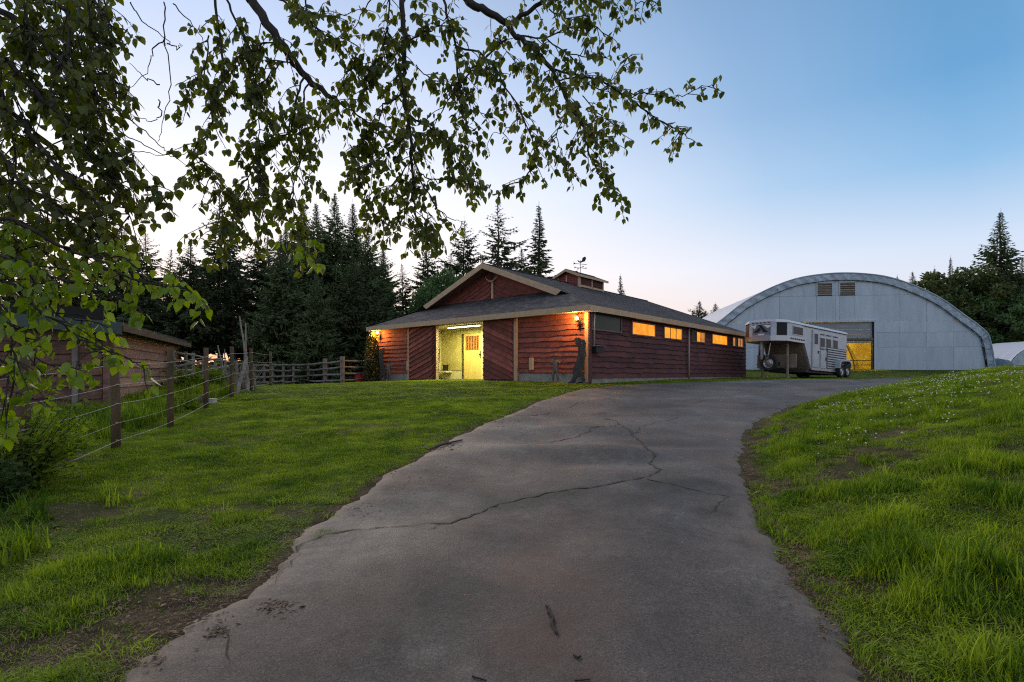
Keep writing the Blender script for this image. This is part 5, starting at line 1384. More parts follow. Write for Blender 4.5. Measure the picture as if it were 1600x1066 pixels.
def conifer(k, px_, top, Y, rot, lab, wide=1.0, group='conifers behind the barn and paddock'):
    x = (px_ - 800) / F * Y; zg = gz(x, Y); hgt = (E + (HZ - top) / F * Y) - zg
    h0, cm, tm = protos[k]; s_ = hgt / h0 * random.uniform(.94, 1.03)
    t_ = thing('conifer_tree', lab, 'tree', (x, Y, zg), rot, group); t_.scale = (s_ * wide, s_ * wide * random.uniform(.85, 1.1), s_); t_.rotation_euler = (random.uniform(-.03, .03), random.uniform(-.03, .03), rot)
    link('trunk', tm, t_); link('crown', cm, t_)
CT = [
 (1, 20, 330, 33, 'bare legged fir at the far left edge behind the hanging leaves'),
 (2, 62, 372, 36, 'second fir from the left edge behind the shed'),
 (3, 105, 392, 34, 'full dark conifer above the left part of the shed roof'),
 (2, 148, 378, 40, 'thin fir above the middle of the shed roof'),
 (3, 192, 352, 37, 'dark conifer above the shed roof corner, under the leafy branch tips'),
 (1, 232, 368, 42, 'ragged fir just right of the shed roof, glow at its foot'),
 (2, 262, 388, 46, 'thin fir between the shed and the first tall fence post'),
 (3, 296, 372, 38, 'dark conifer above the gap right of the shed'),
 (2, 343, 312, 43, 'tall pointed fir above the fence posts, first high peak from the left'),
 (1, 368, 352, 39, 'ragged fir directly behind the leaning poles'),
 (1, 402, 366, 41, 'bare legged fir just right of the leaning poles'),
 (0, 470, 306, 40, 'broad spruce, left of the twin peaks behind the rail fence'),
 (0, 523, 292, 42, 'tallest broad spruce, right of the twin peaks behind the rail fence'),
 (0, 438, 372, 34, 'lower broad spruce at the left side of the twin peaks'),
 (0, 575, 352, 36, 'broad spruce sloping down towards the left end of the barn'),
 (0, 498, 322, 45, 'broad spruce filling the gap between the twin peaks'),
 (0, 556, 328, 44, 'broad spruce just right of the tallest twin peak'),
 (0, 448, 338, 44, 'broad spruce just left of the twin peaks'),
 (0, 600, 386, 42, 'broad spruce nearest the left eave of the barn'),
 (3, 415, 372, 44, 'full dark conifer left of the broad spruces, behind the pole stack'),
 (3, 545, 392, 32, 'shorter full conifer right behind the rail fence near the barn'),
 (0, 490, 420, 30, 'low wide spruce close behind the middle of the rail fence'),
 (2, 632, 402, 46, 'thin fir seen above the left eave of the barn'),
 (3, 670, 374, 44, 'dark conifer left of the barn gable'),
 (1, 700, 402, 50, 'ragged fir just left of the gable peak'),
 (1, 724, 338, 48, 'ragged tall fir directly behind the gable peak'),
 (2, 776, 308, 46, 'tall fir right of the gable peak'),
 (3, 752, 392, 44, 'lower dark conifer between the two tall firs at the gable'),
 (3, 812, 392, 48, 'low conifer behind the roof between tall fir and spire'),
 (4, 843, 306, 50, 'lone spire shaped spruce behind the barn roof left of the cupola'),
 (4, 972, 434, 60, 'small lone conifer tip behind the barn ridge right of the cupola'),
 (3, 605, 440, 38, 'dark conifer low behind the left end of the barn'),
 (1, 318, 405, 50, 'distant ragged fir with sunset light between its trunks'),
 (1, 385, 420, 52, 'distant bare legged fir in front of the sunset glow'),
 (2, 425, 405, 52, 'distant thin fir left of the broad spruces'),
 (2, 210, 415, 52, 'distant thin fir over the shed roof edge'),
 (1, 170, 430, 52, 'distant ragged fir behind the shed'),
 (1, 278, 425, 54, 'distant ragged fir right of the shed corner'),
]
for i, (k, px_, top, Y, lab) in enumerate(CT):
    conifer(k, px_, top, Y, i * 1.7, lab, wide=random.uniform(.92, 1.1) * {0: 1.05, 1: 1.3, 2: 1.3, 3: 1.25, 4: 1.45}[k])
# far row right of the barn
far = [(1055, 489, 3), (1070, 486, 4), (1091, 473, 3), (1104, 482, 3), (1116, 471, 3), (1130, 478, 4), (1142, 474, 4), (1152, 469, 3), (1166, 474, 3), (1040, 494, 4), (1178, 476, 3), (1062, 492, 3), (1082, 486, 4)]
flab = ['far conifer tip low over the barn eave, third from the left of the row', 'narrow far conifer tip beside the widest one', 'highest pointed dark conifer of the far row over the barn eave', 'low far conifer between two higher tips', 'second high conifer tip of the far row', 'narrow far conifer left of the arena roof', 'narrow far conifer touching the arena roof', 'far conifer peeking over the left shoulder of the arena', 'far conifer hidden behind the left shoulder of the arena', 'leftmost tiny conifer tip over the barn eave', 'rightmost conifer of the far row behind the arena', 'tiny far conifer next to the leftmost tip', 'narrow far conifer left of the highest tip']
for i, ((px_, top, k), lab) in enumerate(zip(far, flab)):
    conifer(k, px_, top, 84 + (i * 7) % 12, i * 2.1, lab, wide=2.1, group='far conifers between the barn and the arena')
rt = [(5, 1556, 338, 62, 'tall layered spruce standing above the woods on the right'), (4, 1487, 394, 74, 'slim pointed conifer left of the tall layered spruce'), (3, 1430, 427, 70, 'dark conifer just over the right shoulder of the arena'), (3, 1456, 420, 72, 'dark conifer second from the arena shoulder'), (4, 1397, 425, 86, 'tiny conifer tip over the arena roof'), (3, 1595, 402, 66, 'dark conifer at the right picture edge'), (3, 1516, 418, 76, 'dark conifer between slim and tall spruces'), (3, 1574, 405, 78, 'dark conifer behind the tall layered spruce'), (3, 1470, 432, 80, 'low dark conifer behind the pair by the arena')]
for i, (k, px_, top, Y, lab) in enumerate(rt):
    conifer(k, px_, top, Y, i * 1.3, lab, wide=1.5 if k == 5 else 1.15, group='conifers right of the arena')

# broadleaf trees on the right
M_dec = leaf_mat('broadleaf_light', (.030, .055, .012), (.125, .155, .035), trans=.25, rough=.6, wscale=.5)
M_dec2 = leaf_mat('broadleaf_bright', (.035, .08, .024), (.115, .20, .06), trans=.25, rough=.6, wscale=.5)
def broadleaf_mesh(seed, m, rx, rz, n=5200, leaf=.17):
    g_ = np.random.default_rng(seed); cl = []
    for k in range(60):
        a = g_.uniform(0, 6.28); e_ = g_.uniform(-.5, 1); rr_ = g_.uniform(.35, 1.12)
        cl.append((math.cos(a) * rx * rr_ * math.sqrt(1 - e_ * e_ * .7), math.sin(a) * rx * rr_ * math.sqrt(1 - e_ * e_ * .7), rz * (1 + e_ * .95), rx * g_.uniform(.10, .30)))
    V = np.empty((n * 4, 3)); 
    for i in range(n):
        c = cl[g_.integers(len(cl))]
        d = g_.normal(size=3); d /= np.linalg.norm(d); d[2] = d[2] * .8
        p = np.array(c[:3]) + d * c[3] * g_.uniform(.55, 1.08)
        a = g_.normal(size=3); a /= np.linalg.norm(a); b_ = np.cross(a, g_.normal(size=3)); b_ /= np.linalg.norm(b_)
        s_ = leaf * g_.uniform(.6, 1.3)
        V[i * 4] = p - a * s_; V[i * 4 + 1] = p + b_ * s_ * .5; V[i * 4 + 2] = p + a * s_; V[i * 4 + 3] = p - b_ * s_ * .5
    return np_mesh('crown', V, np.arange(n * 4).reshape(n, 4), m)
bt = [broadleaf_mesh(1, M_dec, 3.4, 4.2, 13000, .15), broadleaf_mesh(2, M_dec2, 3.2, 3.6, 13000, .15), broadleaf_mesh(3, M_dec, 2.6, 4.8, 12000, .15)]
bm_ = MB().tube([(0, 0, -.5), (.1, 0, 1.5), (0, .1, 3.5), (0, 0, 6)], [.24, .2, .14, .05], 8)
for k in range(9):
    a = k * .7; bm_.tube([(0, 0, 1.3 + k * .3), (math.cos(a) * 1.0, math.sin(a) * 1.0, 2.4 + k * .35), (math.cos(a) * 2.0, math.sin(a) * 2.0, 3.4 + k * .4)], [.09, .06, .02], 5)
btm = bm_.mesh('trunk', M_bark)
def broadleaf(k, px_, top, Y, lab, s_=1.0, rot=0):
    x = (px_ - 800) / F * Y; zg = gz(x, Y); hgt = (E + (HZ - top) / F * Y) - zg
    h0 = (8.4, 7.4, 9.4)[k]; q = hgt / h0
    t_ = thing('broadleaf_tree', lab, 'tree', (x, Y, zg), rot, 'broadleaf trees right of the arena'); t_.scale = (q * s_, q * s_, q)
    link('trunk', btm, t_); link('crown', bt[k], t_)
for i, a in enumerate([(2, 1450, 440, 62, 'olive broadleaf tree just over the arena shoulder'), (0, 1490, 428, 64, 'yellow green tree under the slim conifer'), (0, 1522, 440, 62, 'olive broadleaf tree left of the tall spruce'), (1, 1560, 462, 60, 'bright green tree in front of the tall spruce'), (1, 1592, 448, 61, 'bright green tree at the right picture edge'), (2, 1535, 476, 60, 'darker round tree behind the arena shoulder'), (0, 1580, 492, 59, 'low rounded tree at the right above the shelter'), (1, 1545, 512, 62, 'lowest leafy tree right beside the arena foot'), (2, 1610, 470, 60, 'leafy tree cut by the right picture edge'), (0, 1562, 530, 63, 'low bushy tree above the tarpaulin heap')]):
    broadleaf(*a, s_=1.15, rot=i * 1.9)
# broadleaf tree showing between the firs by the gable
broadleaf(1, 706, 425, 42, 'bright green leafy tree just behind the barn left of the gable', .8, 1.0)
broadleaf(1, 690, 455, 40, 'low leafy tree over the left slope of the barn roof', .8, 2.0)

# undergrowth below the trees (nobody could count it)
def leaf_cloud(name, pts, m, size, **pr):
    g_ = np.random.default_rng(len(pts)); n = len(pts); P = np.asarray(pts)
    a = g_.normal(size=(n, 3)); a /= np.linalg.norm(a, axis=1)[:, None]; b_ = np.cross(a, g_.normal(size=(n, 3))); b_ /= np.linalg.norm(b_, axis=1)[:, None]
    s_ = (size * g_.uniform(.5, 1.3, n))[:, None]
    V = np.stack([P - a * s_, P + b_ * s_ * .5, P + a * s_, P - b_ * s_ * .5], 1).reshape(-1, 3)
    par = pr.pop('parent', None)
    return link(name, np_mesh(name, V, np.arange(n * 4).reshape(n, 4), m), par, **pr)
g_ = np.random.default_rng(55); pts = []
while len(pts) < 15000:
    Y = g_.uniform(31, 44); px_ = g_.uniform(-40, 640)
    x = (px_ - 800) / F * Y
    hh = 1.0 + .8 * (1 + math.sin(x * .9 + math.sin(Y * .7) * 2) * math.cos(Y * .5))
    if 230 < px_ < 470: hh *= .45
    pts.append((x, Y, 0, g_.uniform(0, 1) ** .7 * hh))
P_ = np.array(pts); zz = ground_info(P_[:, 0], P_[:, 1])[0]
leaf_cloud('undergrowth', np.stack([P_[:, 0], P_[:, 1], zz + P_[:, 3]], 1), M_conif, .20, kind='stuff')
# the far wood behind everything, a band of treetops too far to tell apart
fw = []
for i in range(26000):
    a = g_.uniform(-1.05, 1.12); Y = g_.uniform(96, 112); x = a * Y
    if -.72 < a < -.30: continue
    tp = 2.4 + 1.8 * (1 + .6 * math.sin(x * .31) + .4 * math.sin(x * .83 + 1)) + (2.5 if a < -.1 else 0)
    fw.append((x, Y, E + .2 + tp * g_.uniform(0, 1) ** .6))
leaf_cloud('far_wood', np.array(fw), M_conif, .75, kind='stuff')

# columnar cedar and shrub at the left end of the barn
M_cedar = leaf_mat('cedar_leaves', (.05, .055, .012), (.15, .14, .03), trans=.1, rough=.7, wscale=1.5)
def shrub(name, lab, x, y, h, r_, n, m, leaf, seed, cat='shrub', power=1.0, group=None):
    t_ = thing(name, lab, cat, (x, y, gz(x, y)), 0, group); g_ = np.random.default_rng(seed); P = []
    for i in range(n):
        z = g_.uniform(0, 1); a = g_.uniform(0, 6.28); rr_ = r_ * (math.sin(min(z * 1.1 + .18, 1) * math.pi) ** .5 if power == 1 else (1 - z ** 2.2) ** .5) * g_.uniform(.6, 1.08)
        P.append((math.cos(a) * rr_, math.sin(a) * rr_, z * h))
    o = leaf_cloud('foliage', np.array(P), m, leaf, parent=t_)
    sm = MB()
    for k in range(5):
        a = k * 1.3; sm.tube([(0, 0, -.1), (math.cos(a) * r_ * .3, math.sin(a) * r_ * .3, h * .4), (math.cos(a) * r_ * .4, math.sin(a) * r_ * .4, h * .85)], [.025, .018, .006], 5)
    sm.build('stem', M_bark, t_)
    return t_
cx_, cy_ = (581 - 800) / F * 26.6, 26.6
shrub('columnar_cedar', 'narrow yellow green cedar at the left end of the barn under the lamp', cx_, cy_, 2.75, .36, 3200, M_cedar, .07, 5, 'cedar', 2)

# ------------------------------------------------------------------ the poplar whose branches hang into the view
TRX, TRY = -5.6, .8
pop = thing('poplar_tree', 'big poplar standing just left of the view, its leafy branches hanging in', 'tree', (0, 0, 0))
trb = gz(TRX, TRY)
MB().tube([(TRX, TRY, trb - .3), (TRX + .05, TRY, trb + .4), (TRX - .05, TRY + .05, trb + 2), (TRX + .1, TRY + .2, trb + 4), (TRX + .3, TRY + .5, trb + 6.2), (TRX + .5, TRY + .9, trb + 8.5)], [.42, .32, .28, .24, .17, .08], 14).build('trunk', M_bark, pop, smooth=True)
M_leafA = leaf_mat('poplar_leaves', (.042, .062, .006), (.145, .165, .016), trans=.45, rough=.38, wscale=2.0, spec=.45)  # overhead leaves: backlit darkness put into the base colour
M_leafB = leaf_mat('poplar_leaves_low_lit', (.085, .150, .010), (.27, .37, .035), trans=.5, rough=.35, wscale=2.0, spec=.5)  # same leaves lower down, brighter base colour paints the light on them
g_ = np.random.default_rng(77)
LEAVES = []     # (pos, dir, normal, size, kind)
def catm(P, n):
    o = []; m = len(P) - 1
    for i in range(m):
        p0, p1, p2, p3 = P[max(i - 1, 0)], P[i], P[i + 1], P[min(i + 2, m)]
        for k in range(n):
            f = k / n; o.append(.5 * (2 * p1 + (p2 - p0) * f + (2 * p0 - 5 * p1 + 4 * p2 - p3) * f * f + (3 * p1 - p0 - 3 * p2 + p3) * f ** 3))
    o.append(P[-1]); return o
def add_leaf(p, d, size, kind):
    d = d / (np.linalg.norm(d) + 1e-9); u = g_.normal(size=3); nrm = np.cross(d, u); nrm /= np.linalg.norm(nrm) + 1e-9
    LEAVES.append((p, d, nrm, size * g_.uniform(.72, 1.22), kind))
twigs = {}
def limb(P2, d0, d1, r0, r1, every=.07, tl=.34, lsize=.055, kind=0, leafy=(.1, 1.0), prob=1.0, parent=None, name='branch', tipleaves=True, seed=None, down=.75, spread=1.0, nl=9):
    """P2: column, row pairs; depth runs from d0 to d1. Twigs hang from it and carry the leaves."""
    n = len(P2)
    P = [px2(a, b, d0 + (d1 - d0) * i / max(n - 1, 1)) for i, (a, b) in enumerate(P2)]
    P = [p + Vector((0, random.uniform(-.05, .05), 0)) for p in P]
    C_ = catm([Vector(p) for p in P], 5)
    jit = .012
    C_ = [C_[0]] + [p + Vector((random.uniform(-jit, jit), random.uniform(-jit, jit), random.uniform(-jit, jit))) for p in C_[1:]]
    m = len(C_)
    o = MB().tube(C_, [r0 + (r1 - r0) * k / (m - 1) for k in range(m)], 7 if r0 > .012 else 5).build(name, M_twig, parent or pop, smooth=True)
    tm = MB(); acc = 0; L = sum((b - a).length for a, b in zip(C_[:-1], C_[1:])); pos = 0
    for a, b in zip(C_[:-1], C_[1:]):
        sl2 = (b - a).length; ax = (b - a).normalized()
        acc += sl2; pos += sl2
        while acc > every:
            acc -= every
            f = pos / L
            if f < leafy[0] or f > leafy[1] or random.random() > prob: continue
            p = a.lerp(b, random.random())
            d = Vector((random.uniform(-1, 1) * spread, random.uniform(-1, 1) * spread, random.uniform(-.2, .5))) + ax * .7; d.normalize()
            tlen = tl * random.uniform(.35, 1.15); steps = max(3, int(tlen / .05)); Q = [p]
            cur = d.copy()
            for s_ in range(steps):
                cur = (cur + Vector((random.uniform(-.25, .25), random.uniform(-.25, .25), -.16 * down * 1.4 + random.uniform(-.1, .1)))).normalized()
                Q.append(Q[-1] + cur * (tlen / steps))
            tm.tube(Q, [.0034 * (1 - k / (len(Q))) + .0012 for k in range(len(Q))], 3, cap=False)
            nlv = max(2, int(nl * tlen / .34 * random.uniform(.7, 1.3)))
            for k in range(nlv):
                fz = (.25 + .75 * (k + random.random()) / nlv) * (len(Q) - 1); i = min(int(fz), len(Q) - 2)
                q = Q[i].lerp(Q[i + 1], fz - i)
                sd = np.array([g_.uniform(-1, 1), g_.uniform(-1, 1), g_.uniform(-.4, .5)]); sd /= np.linalg.norm(sd)
                pet = .022 + .02 * random.random()
                pe = np.array(q) + (sd * .8 + np.array([0, 0, -.35])) * pet
                tm.tube([q, Vector(pe)], [.0012, .0008], 3, cap=False)
                add_leaf(pe, sd * .55 + np.array([0, 0, -1.0]) + g_.normal(size=3) * .25, lsize, kind)
            add_leaf(np.array(Q[-1]), np.array([0, 0, -1.0]) + g_.normal(size=3) * .5, lsize, kind)
    if tm.v: tm.build('twigs', M_twig, o, kind='stuff')
    return o
Z = 4.4
# big limbs coming in from above (their upper ends run back to the trunk, above the frame)
def hidden_limb(P3, r0, r1):
    MB().tube(catm([Vector(p) for p in P3], 5), list(np.linspace(r0, r1, (len(P3) - 1) * 5 + 1)), 9).build('limb', M_bark, pop, smooth=True)
hidden_limb([(TRX + .15, TRY + .2, trb + 4.3), (-4.2, 2.2, 6.0), tuple(px2(330, -160, Z)), tuple(px2(392, 0, Z))], .13, .045)
hidden_limb([(TRX + .2, TRY + .3, trb + 5.0), (-3.4, 2.6, 6.6), tuple(px2(600, -170, Z + .2)), tuple(px2(700, -50, Z + .2)), tuple(px2(731, 0, Z))], .14, .035)
hidden_limb([(TRX + .3, TRY + .5, trb + 5.8), (-3.2, 3.4, 7.2), tuple(px2(600, -260, 5)), tuple(px2(629, 0, 4.6))], .12, .026)
hidden_limb([(TRX + .0, TRY + .1, trb + 3.4), (-4.6, 2.0, 4.6), tuple(px2(-60, 20, 3.2))], .12, .04)
A = dict(lsize=.058, every=.040, tl=.32, nl=13)
limb([(392, 0), (439, 67), (471, 112), (503, 140), (524, 155)], Z, Z, .040, .017, every=.10, tl=.40, lsize=.056)
limb([(524, 155), (545, 172), (580, 190), (610, 200)], Z, Z, .010, .003, **A)
limb([(503, 150), (503, 200), (499, 249), (486, 285), (465, 309)], Z, Z, .005, .002, prob=.12, **{k: v for k, v in A.items()})
limb([(629, 0), (634, 80), (631, 143), (640, 207), (645, 287), (650, 340), (655, 372)], 4.6, 4.5, .024, .005, **A)
limb([(640, 207), (656, 274), (679, 319), (704, 340), (720, 345)], 4.5, 4.6, .008, .002, lsize=.056, every=.12, tl=.22)
limb([(340, 0), (345, 96), (340, 153), (321, 207), (307, 242), (309, 287)], 4.2, 4.0, .011, .003, **{**A, 'tl': .2})
limb([(355, 0), (375, 50), (395, 95), (398, 140), (405, 190), (395, 250)], 4.4, 4.2, .010, .003, **A)
limb([(731, 0), (760, 18), (792, 35)], Z, Z, .034, .026, every=.12, tl=.3, lsize=.056)
limb([(858, -5), (830, 20), (792, 36)], Z, Z, .016, .020, every=.10, tl=.3, lsize=.056)
limb([(792, 36), (807, 54), (846, 89), (871, 128), (890, 172), (910, 204), (919, 236), (941, 277), (960, 301)], Z, Z - .2, .024, .003, lsize=.056, every=.044, nl=12, tl=.30)
limb([(693, 0), (712, 73), (718, 137), (728, 179), (731, 236), (740, 277)], 4.6, 4.6, .012, .003, **A)
limb([(712, 73), (756, 92), (785, 124), (817, 179), (836, 236), (828, 265), (808, 288)], Z, Z, .009, .003, lsize=.056, every=.044, nl=12, tl=.28)
limb([(792, 57), (744, 99), (712, 140), (680, 185), (660, 215)], Z, Z, .009, .003, every=.10, tl=.3, lsize=.056)
limb([(859, 105), (922, 124), (967, 147), (1002, 166), (1031, 185), (1063, 207), (1076, 212)], Z, Z - .2, .010, .003, lsize=.056, every=.044, nl=12, tl=.20)
limb([(977, 148), (1024, 143), (1063, 147), (1101, 131), (1115, 134)], Z, Z - .1, .006, .002, lsize=.058, every=.050, tl=.15)
limb([(808, 48), (846, 57), (884, 48), (929, 41), (955, 60)], Z, Z, .008, .003, lsize=.058, every=.050, tl=.24)
limb([(846, 57), (880, 80), (915, 95), (950, 92)], Z, Z + .1, .007, .003, lsize=.058, every=.050, tl=.26)
limb([(871, 128), (905, 125), (940, 135), (975, 100), (985, 88)], Z, Z + .1, .007, .002, lsize=.058, every=.050, tl=.2)
limb([(858, 10), (887, 32), (905, 24), (918, 30)], Z, Z, .006, .002, lsize=.056, every=.038, nl=12, tl=.2)
limb([(960, -30), (980, -8), (1000, 2), (1018, 2), (1028, 4)], Z, Z, .006, .002, lsize=.056, every=.038, nl=12, tl=.14)
limb([(800, -20), (860, -12), (930, -10), (960, -6)], Z, Z, .012, .005, lsize=.056, every=.038, nl=12, tl=.2)
limb([(890, 172), (870, 210), (882, 250), (885, 268)], Z, Z - .1, .005, .002, lsize=.058, every=.050, tl=.20)
limb([(910, 150), (940, 175), (955, 200), (960, 215)], Z, Z - .1, .005, .002, lsize=.056, every=.038, nl=12, tl=.2)
limb([(890, 172), (925, 205), (950, 225)], Z, Z, .005, .002, lsize=.056, every=.038, nl=12, tl=.2)
limb([(817, 179), (790, 200), (770, 215)], Z, Z, .004, .002, lsize=.054, every=.09, tl=.2)
limb([(756, 92), (775, 60), (800, 90), (830, 120)], Z + .2, Z + .2, .005, .002, **A)
limb([(476, 118), (462, 160), (452, 204), (417, 226), (398, 260), (388, 287), (380, 320)], 4.3, 4.1, .009, .003, **A)
limb([(484, 124), (473, 150), (471, 191), (465, 249), (455, 287), (462, 330), (470, 370)], 4.3, 4.2, .008, .003, **A)
limb([(471, 112), (450, 100), (425, 120), (400, 150)], 4.4, 4.3, .008, .003, **A)
limb([(330, 60), (318, 110), (300, 150), (302, 170)], 4.2, 4.1, .006, .002, lsize=.056, every=.044, nl=12, tl=.2)
limb([(307, 242), (330, 280), (350, 320), (352, 350)], 4.0, 3.9, .006, .002, **A)
limb([(395, 250), (410, 300), (412, 350), (400, 385)], 4.0, 3.8, .006, .002, lsize=.058, every=.07, tl=.26)
limb([(440, 330), (470, 380), (485, 400), (500, 408)], 3.8, 3.6, .005, .002, lsize=.060, every=.07, tl=.18, kind=1)
limb([(388, 287), (372, 330), (345, 370), (330, 395)], 3.9, 3.7, .005, .002, lsize=.058, every=.07, tl=.24)
limb([(480, -10), (488, 40), (520, 60), (545, 50)], Z, Z, .008, .003, **A)
limb([(430, -10), (470, 20), (510, 30), (540, 20)], Z + .3, Z + .3, .010, .003, **A)
limb([(612, -25), (600, 60), (590, 110), (575, 140), (560, 160)], 4.5, 4.4, .008, .003, **A)
limb([(634, 60), (665, 50), (690, 40), (700, 30)], 4.5, 4.4, .008, .003, **A)
limb([(631, 143), (600, 165), (585, 200), (560, 230), (545, 240)], 4.5, 4.4, .008, .003, **A)
limb([(640, 207), (610, 230), (580, 260), (560, 280)], 4.5, 4.3, .007, .003, **A)
limb([(645, 250), (612, 285), (600, 325), (596, 345)], 4.5, 4.4, .006, .002, **A)
limb([(640, 180), (675, 200), (705, 230), (720, 255)], 4.5, 4.4, .007, .003, **A)
limb([(656, 274), (690, 285), (730, 280), (765, 295)], 4.5, 4.5, .006, .002, lsize=.056, every=.044, nl=12, tl=.2)
limb([(712, 140), (740, 165), (765, 190)], 4.5, 4.4, .005, .002, lsize=.056, every=.08, tl=.2)
limb([(645, 300), (630, 340), (620, 368)], 4.4, 4.3, .005, .002, lsize=.056, every=.038, nl=12, tl=.2)
limb([(655, 330), (672, 355), (680, 375)], 4.4, 4.3, .005, .002, lsize=.056, every=.038, nl=12, tl=.2)
limb([(524, 155), (540, 110), (560, 100), (575, 115)], 4.5, 4.5, .006, .003, **A)
limb([(439, 67), (410, 70), (380, 90), (350, 130), (335, 150)], 4.4, 4.3, .007, .003, **A)
limb([(650, 100), (670, 120), (700, 125)], 4.6, 4.6, .006, .002, **A)
# bare hanging twigs
for P2 in ([(253, 0), (262, 60), (265, 130), (262, 190), (250, 225)], [(200, 0), (230, 40), (262, 62), (258, 75)], [(262, 60), (240, 80), (232, 105), (205, 140)], [(265, 0), (300, 40), (322, 78)], [(240, 150), (245, 175), (232, 188), (205, 178)], [(180, 160), (215, 195), (250, 225), (275, 245), (310, 275)], [(170, 190), (205, 215), (240, 235), (280, 242), (305, 232)], [(160, 215), (195, 235), (235, 242), (262, 245)], [(247, 130), (220, 118), (200, 95)], [(262, 68), (278, 75), (280, 68)], [(590, -5), (562, 40), (558, 65)], [(150, 150), (185, 178), (215, 182)]):
    limb(P2, 3.4, 3.4, .0045, .0015, every=.12, tl=.12, lsize=.05, prob=.12, nl=3)
# dense hanging mass on the left
B_ = dict(lsize=.052, kind=0, down=1.0)
left_main = [
 ([(-40, 0), (40, 40), (90, 90), (130, 130), (180, 150), (215, 170)], 3.3, .022),
 ([(-40, -40), (60, 0), (120, 20), (180, 60), (215, 85)], 3.4, .018),
 ([(60, -60), (130, -20), (180, 10), (215, 40), (232, 60)], 3.5, .014),
 ([(-40, 60), (30, 110), (80, 170), (130, 220), (180, 260), (215, 285)], 3.2, .018),
 ([(-50, 130), (20, 180), (70, 240), (120, 290), (170, 320), (200, 345)], 3.1, .016),
 ([(90, -40), (95, 60), (85, 120), (90, 190), (110, 230)], 3.0, .010),
 ([(150, -30), (150, 60), (160, 120), (170, 160), (165, 200)], 3.3, .008),
 ([(190, 180), (225, 250), (250, 280), (290, 290), (310, 300)], 3.2, .006),
 ([(150, 240), (200, 285), (240, 320), (255, 345)], 3.1, .006),
 ([(-40, 200), (10, 260), (60, 320), (120, 360), (160, 380)], 3.0, .012),
 ([(20, -60), (30, 0), (40, 60), (30, 140), (40, 200)], 3.2, .010),
 ([(-30, 60), (0, 150), (20, 250), (20, 330), (40, 400)], 3.3, .010),
 ([(180, -40), (200, 20), (212, 60), (210, 100)], 3.6, .007),
 ([(110, -40), (120, 30), (110, 90), (130, 150)], 3.6, .007),
 ([(60, 60), (120, 100), (170, 110), (220, 130), (232, 150)], 3.4, .007),
 ([(60, 160), (110, 180), (150, 200), (190, 230), (225, 260)], 3.3, .007),
 ([(0, 280), (60, 300), (100, 330), (150, 345), (210, 350)], 3.0, .008),
 ([(-40, 330), (20, 350), (70, 395), (110, 420)], 3.1, .010),
 ([(-20, 0), (20, 30), (70, 50), (140, 70)], 3.8, .010), ([(-20, 90), (40, 130), (100, 150), (150, 180)], 3.8, .010),
 ([(-20, 180), (40, 220), (90, 260), (150, 290)], 3.8, .010), ([(-20, 260), (30, 300), (60, 340), (100, 380)], 3.8, .010),
]
for P2, d, r_ in left_main:
    P2 = [(a if a < 110 else 110 + (a - 110) * .62, b) for a, b in P2]
    limb(P2, d, d - .1, r_, .003, every=.046, tl=.33, leafy=(0, 1), nl=10, **B_)
low = dict(lsize=.053, kind=1, down=.8, nl=9)
low_main = [
 ([(-40, 330), (40, 350), (100, 385), (160, 410), (200, 430), (260, 448), (300, 462), (325, 480)], 2.8, .012, .085),
 ([(-40, 380), (30, 410), (80, 430), (130, 445), (180, 465), (215, 478)], 2.7, .009, .065),
 ([(-40, 430), (20, 450), (60, 480), (100, 515), (140, 540), (170, 552)], 2.6, .009, .065),
 ([(140, 540), (170, 550), (210, 566), (245, 578)], 2.6, .0035, .16),
 ([(-40, 480), (10, 500), (40, 530), (70, 560), (90, 580)], 2.6, .008, .065),
 ([(-30, 400), (0, 460), (10, 520), (30, 570), (30, 600)], 2.5, .008, .06),
 ([(100, 385), (130, 400), (170, 395), (215, 420), (240, 440)], 2.8, .006, .075),
 ([(30, 400), (70, 470), (110, 500), (140, 505)], 2.7, .006, .065),
 ([(-40, 540), (0, 570), (20, 600), (40, 620)], 2.5, .006, .06),
 ([(-30, 350), (30, 380), (50, 420), (60, 450)], 3.0, .007, .06),
 ([(0, 350), (80, 360), (130, 370), (180, 385)], 3.0, .007, .07),
]
for P2, d, r_, ev_ in low_main:
    limb(P2, d, d - .05, r_, .002, every=ev_, tl=.19 if ev_ > .08 else .26, leafy=(0, 1), **low)
# leaf meshes: heart-oval blade folded along its rib
TPL = np.array([(0, 0, 0), (-.26, .10, .03), (-.40, .34, .06), (-.27, .68, .05), (0, 1.08, -.02), (.27, .68, .05), (.40, .34, .06), (.26, .10, .03), (0, .42, -.02)])
TF = np.array([(8, i, i + 1) for i in range(0, 7)] + [(8, 7, 0)])
def leaf_verts(l):
    p, d, nrm, s_, k = l
    x = np.cross(d, nrm); return p + (TPL[:, :1] * x + TPL[:, 1:2] * d + TPL[:, 2:] * nrm) * s_
def in_view(p):
    Y = p[1]
    if Y < .3: return False
    a = 800 + p[0] / Y * F; b = HZ - (p[2] - E) / Y * F
    return -5 < a < 1605 and -5 < b < 1070
idx = sorted(range(len(LEAVES)), key=lambda i: (not in_view(LEAVES[i][0]), LEAVES[i][0][1] - LEAVES[i][3] * 20))
single = set(idx[:300])
lm = []
for m_ in (M_leafA, M_leafB): lm.append(np_mesh('leaf', TPL, TF, m_, True))
for i in idx[:300]:
    p, d, nrm, s_, k = LEAVES[i]; x = np.cross(d, nrm)
    M_ = Matrix(((x[0] * s_, d[0] * s_, nrm[0] * s_, p[0]), (x[1] * s_, d[1] * s_, nrm[1] * s_, p[1]), (x[2] * s_, d[2] * s_, nrm[2] * s_, p[2]), (0, 0, 0, 1)))
    o = link('leaf', lm[k], pop); o.matrix_local = M_
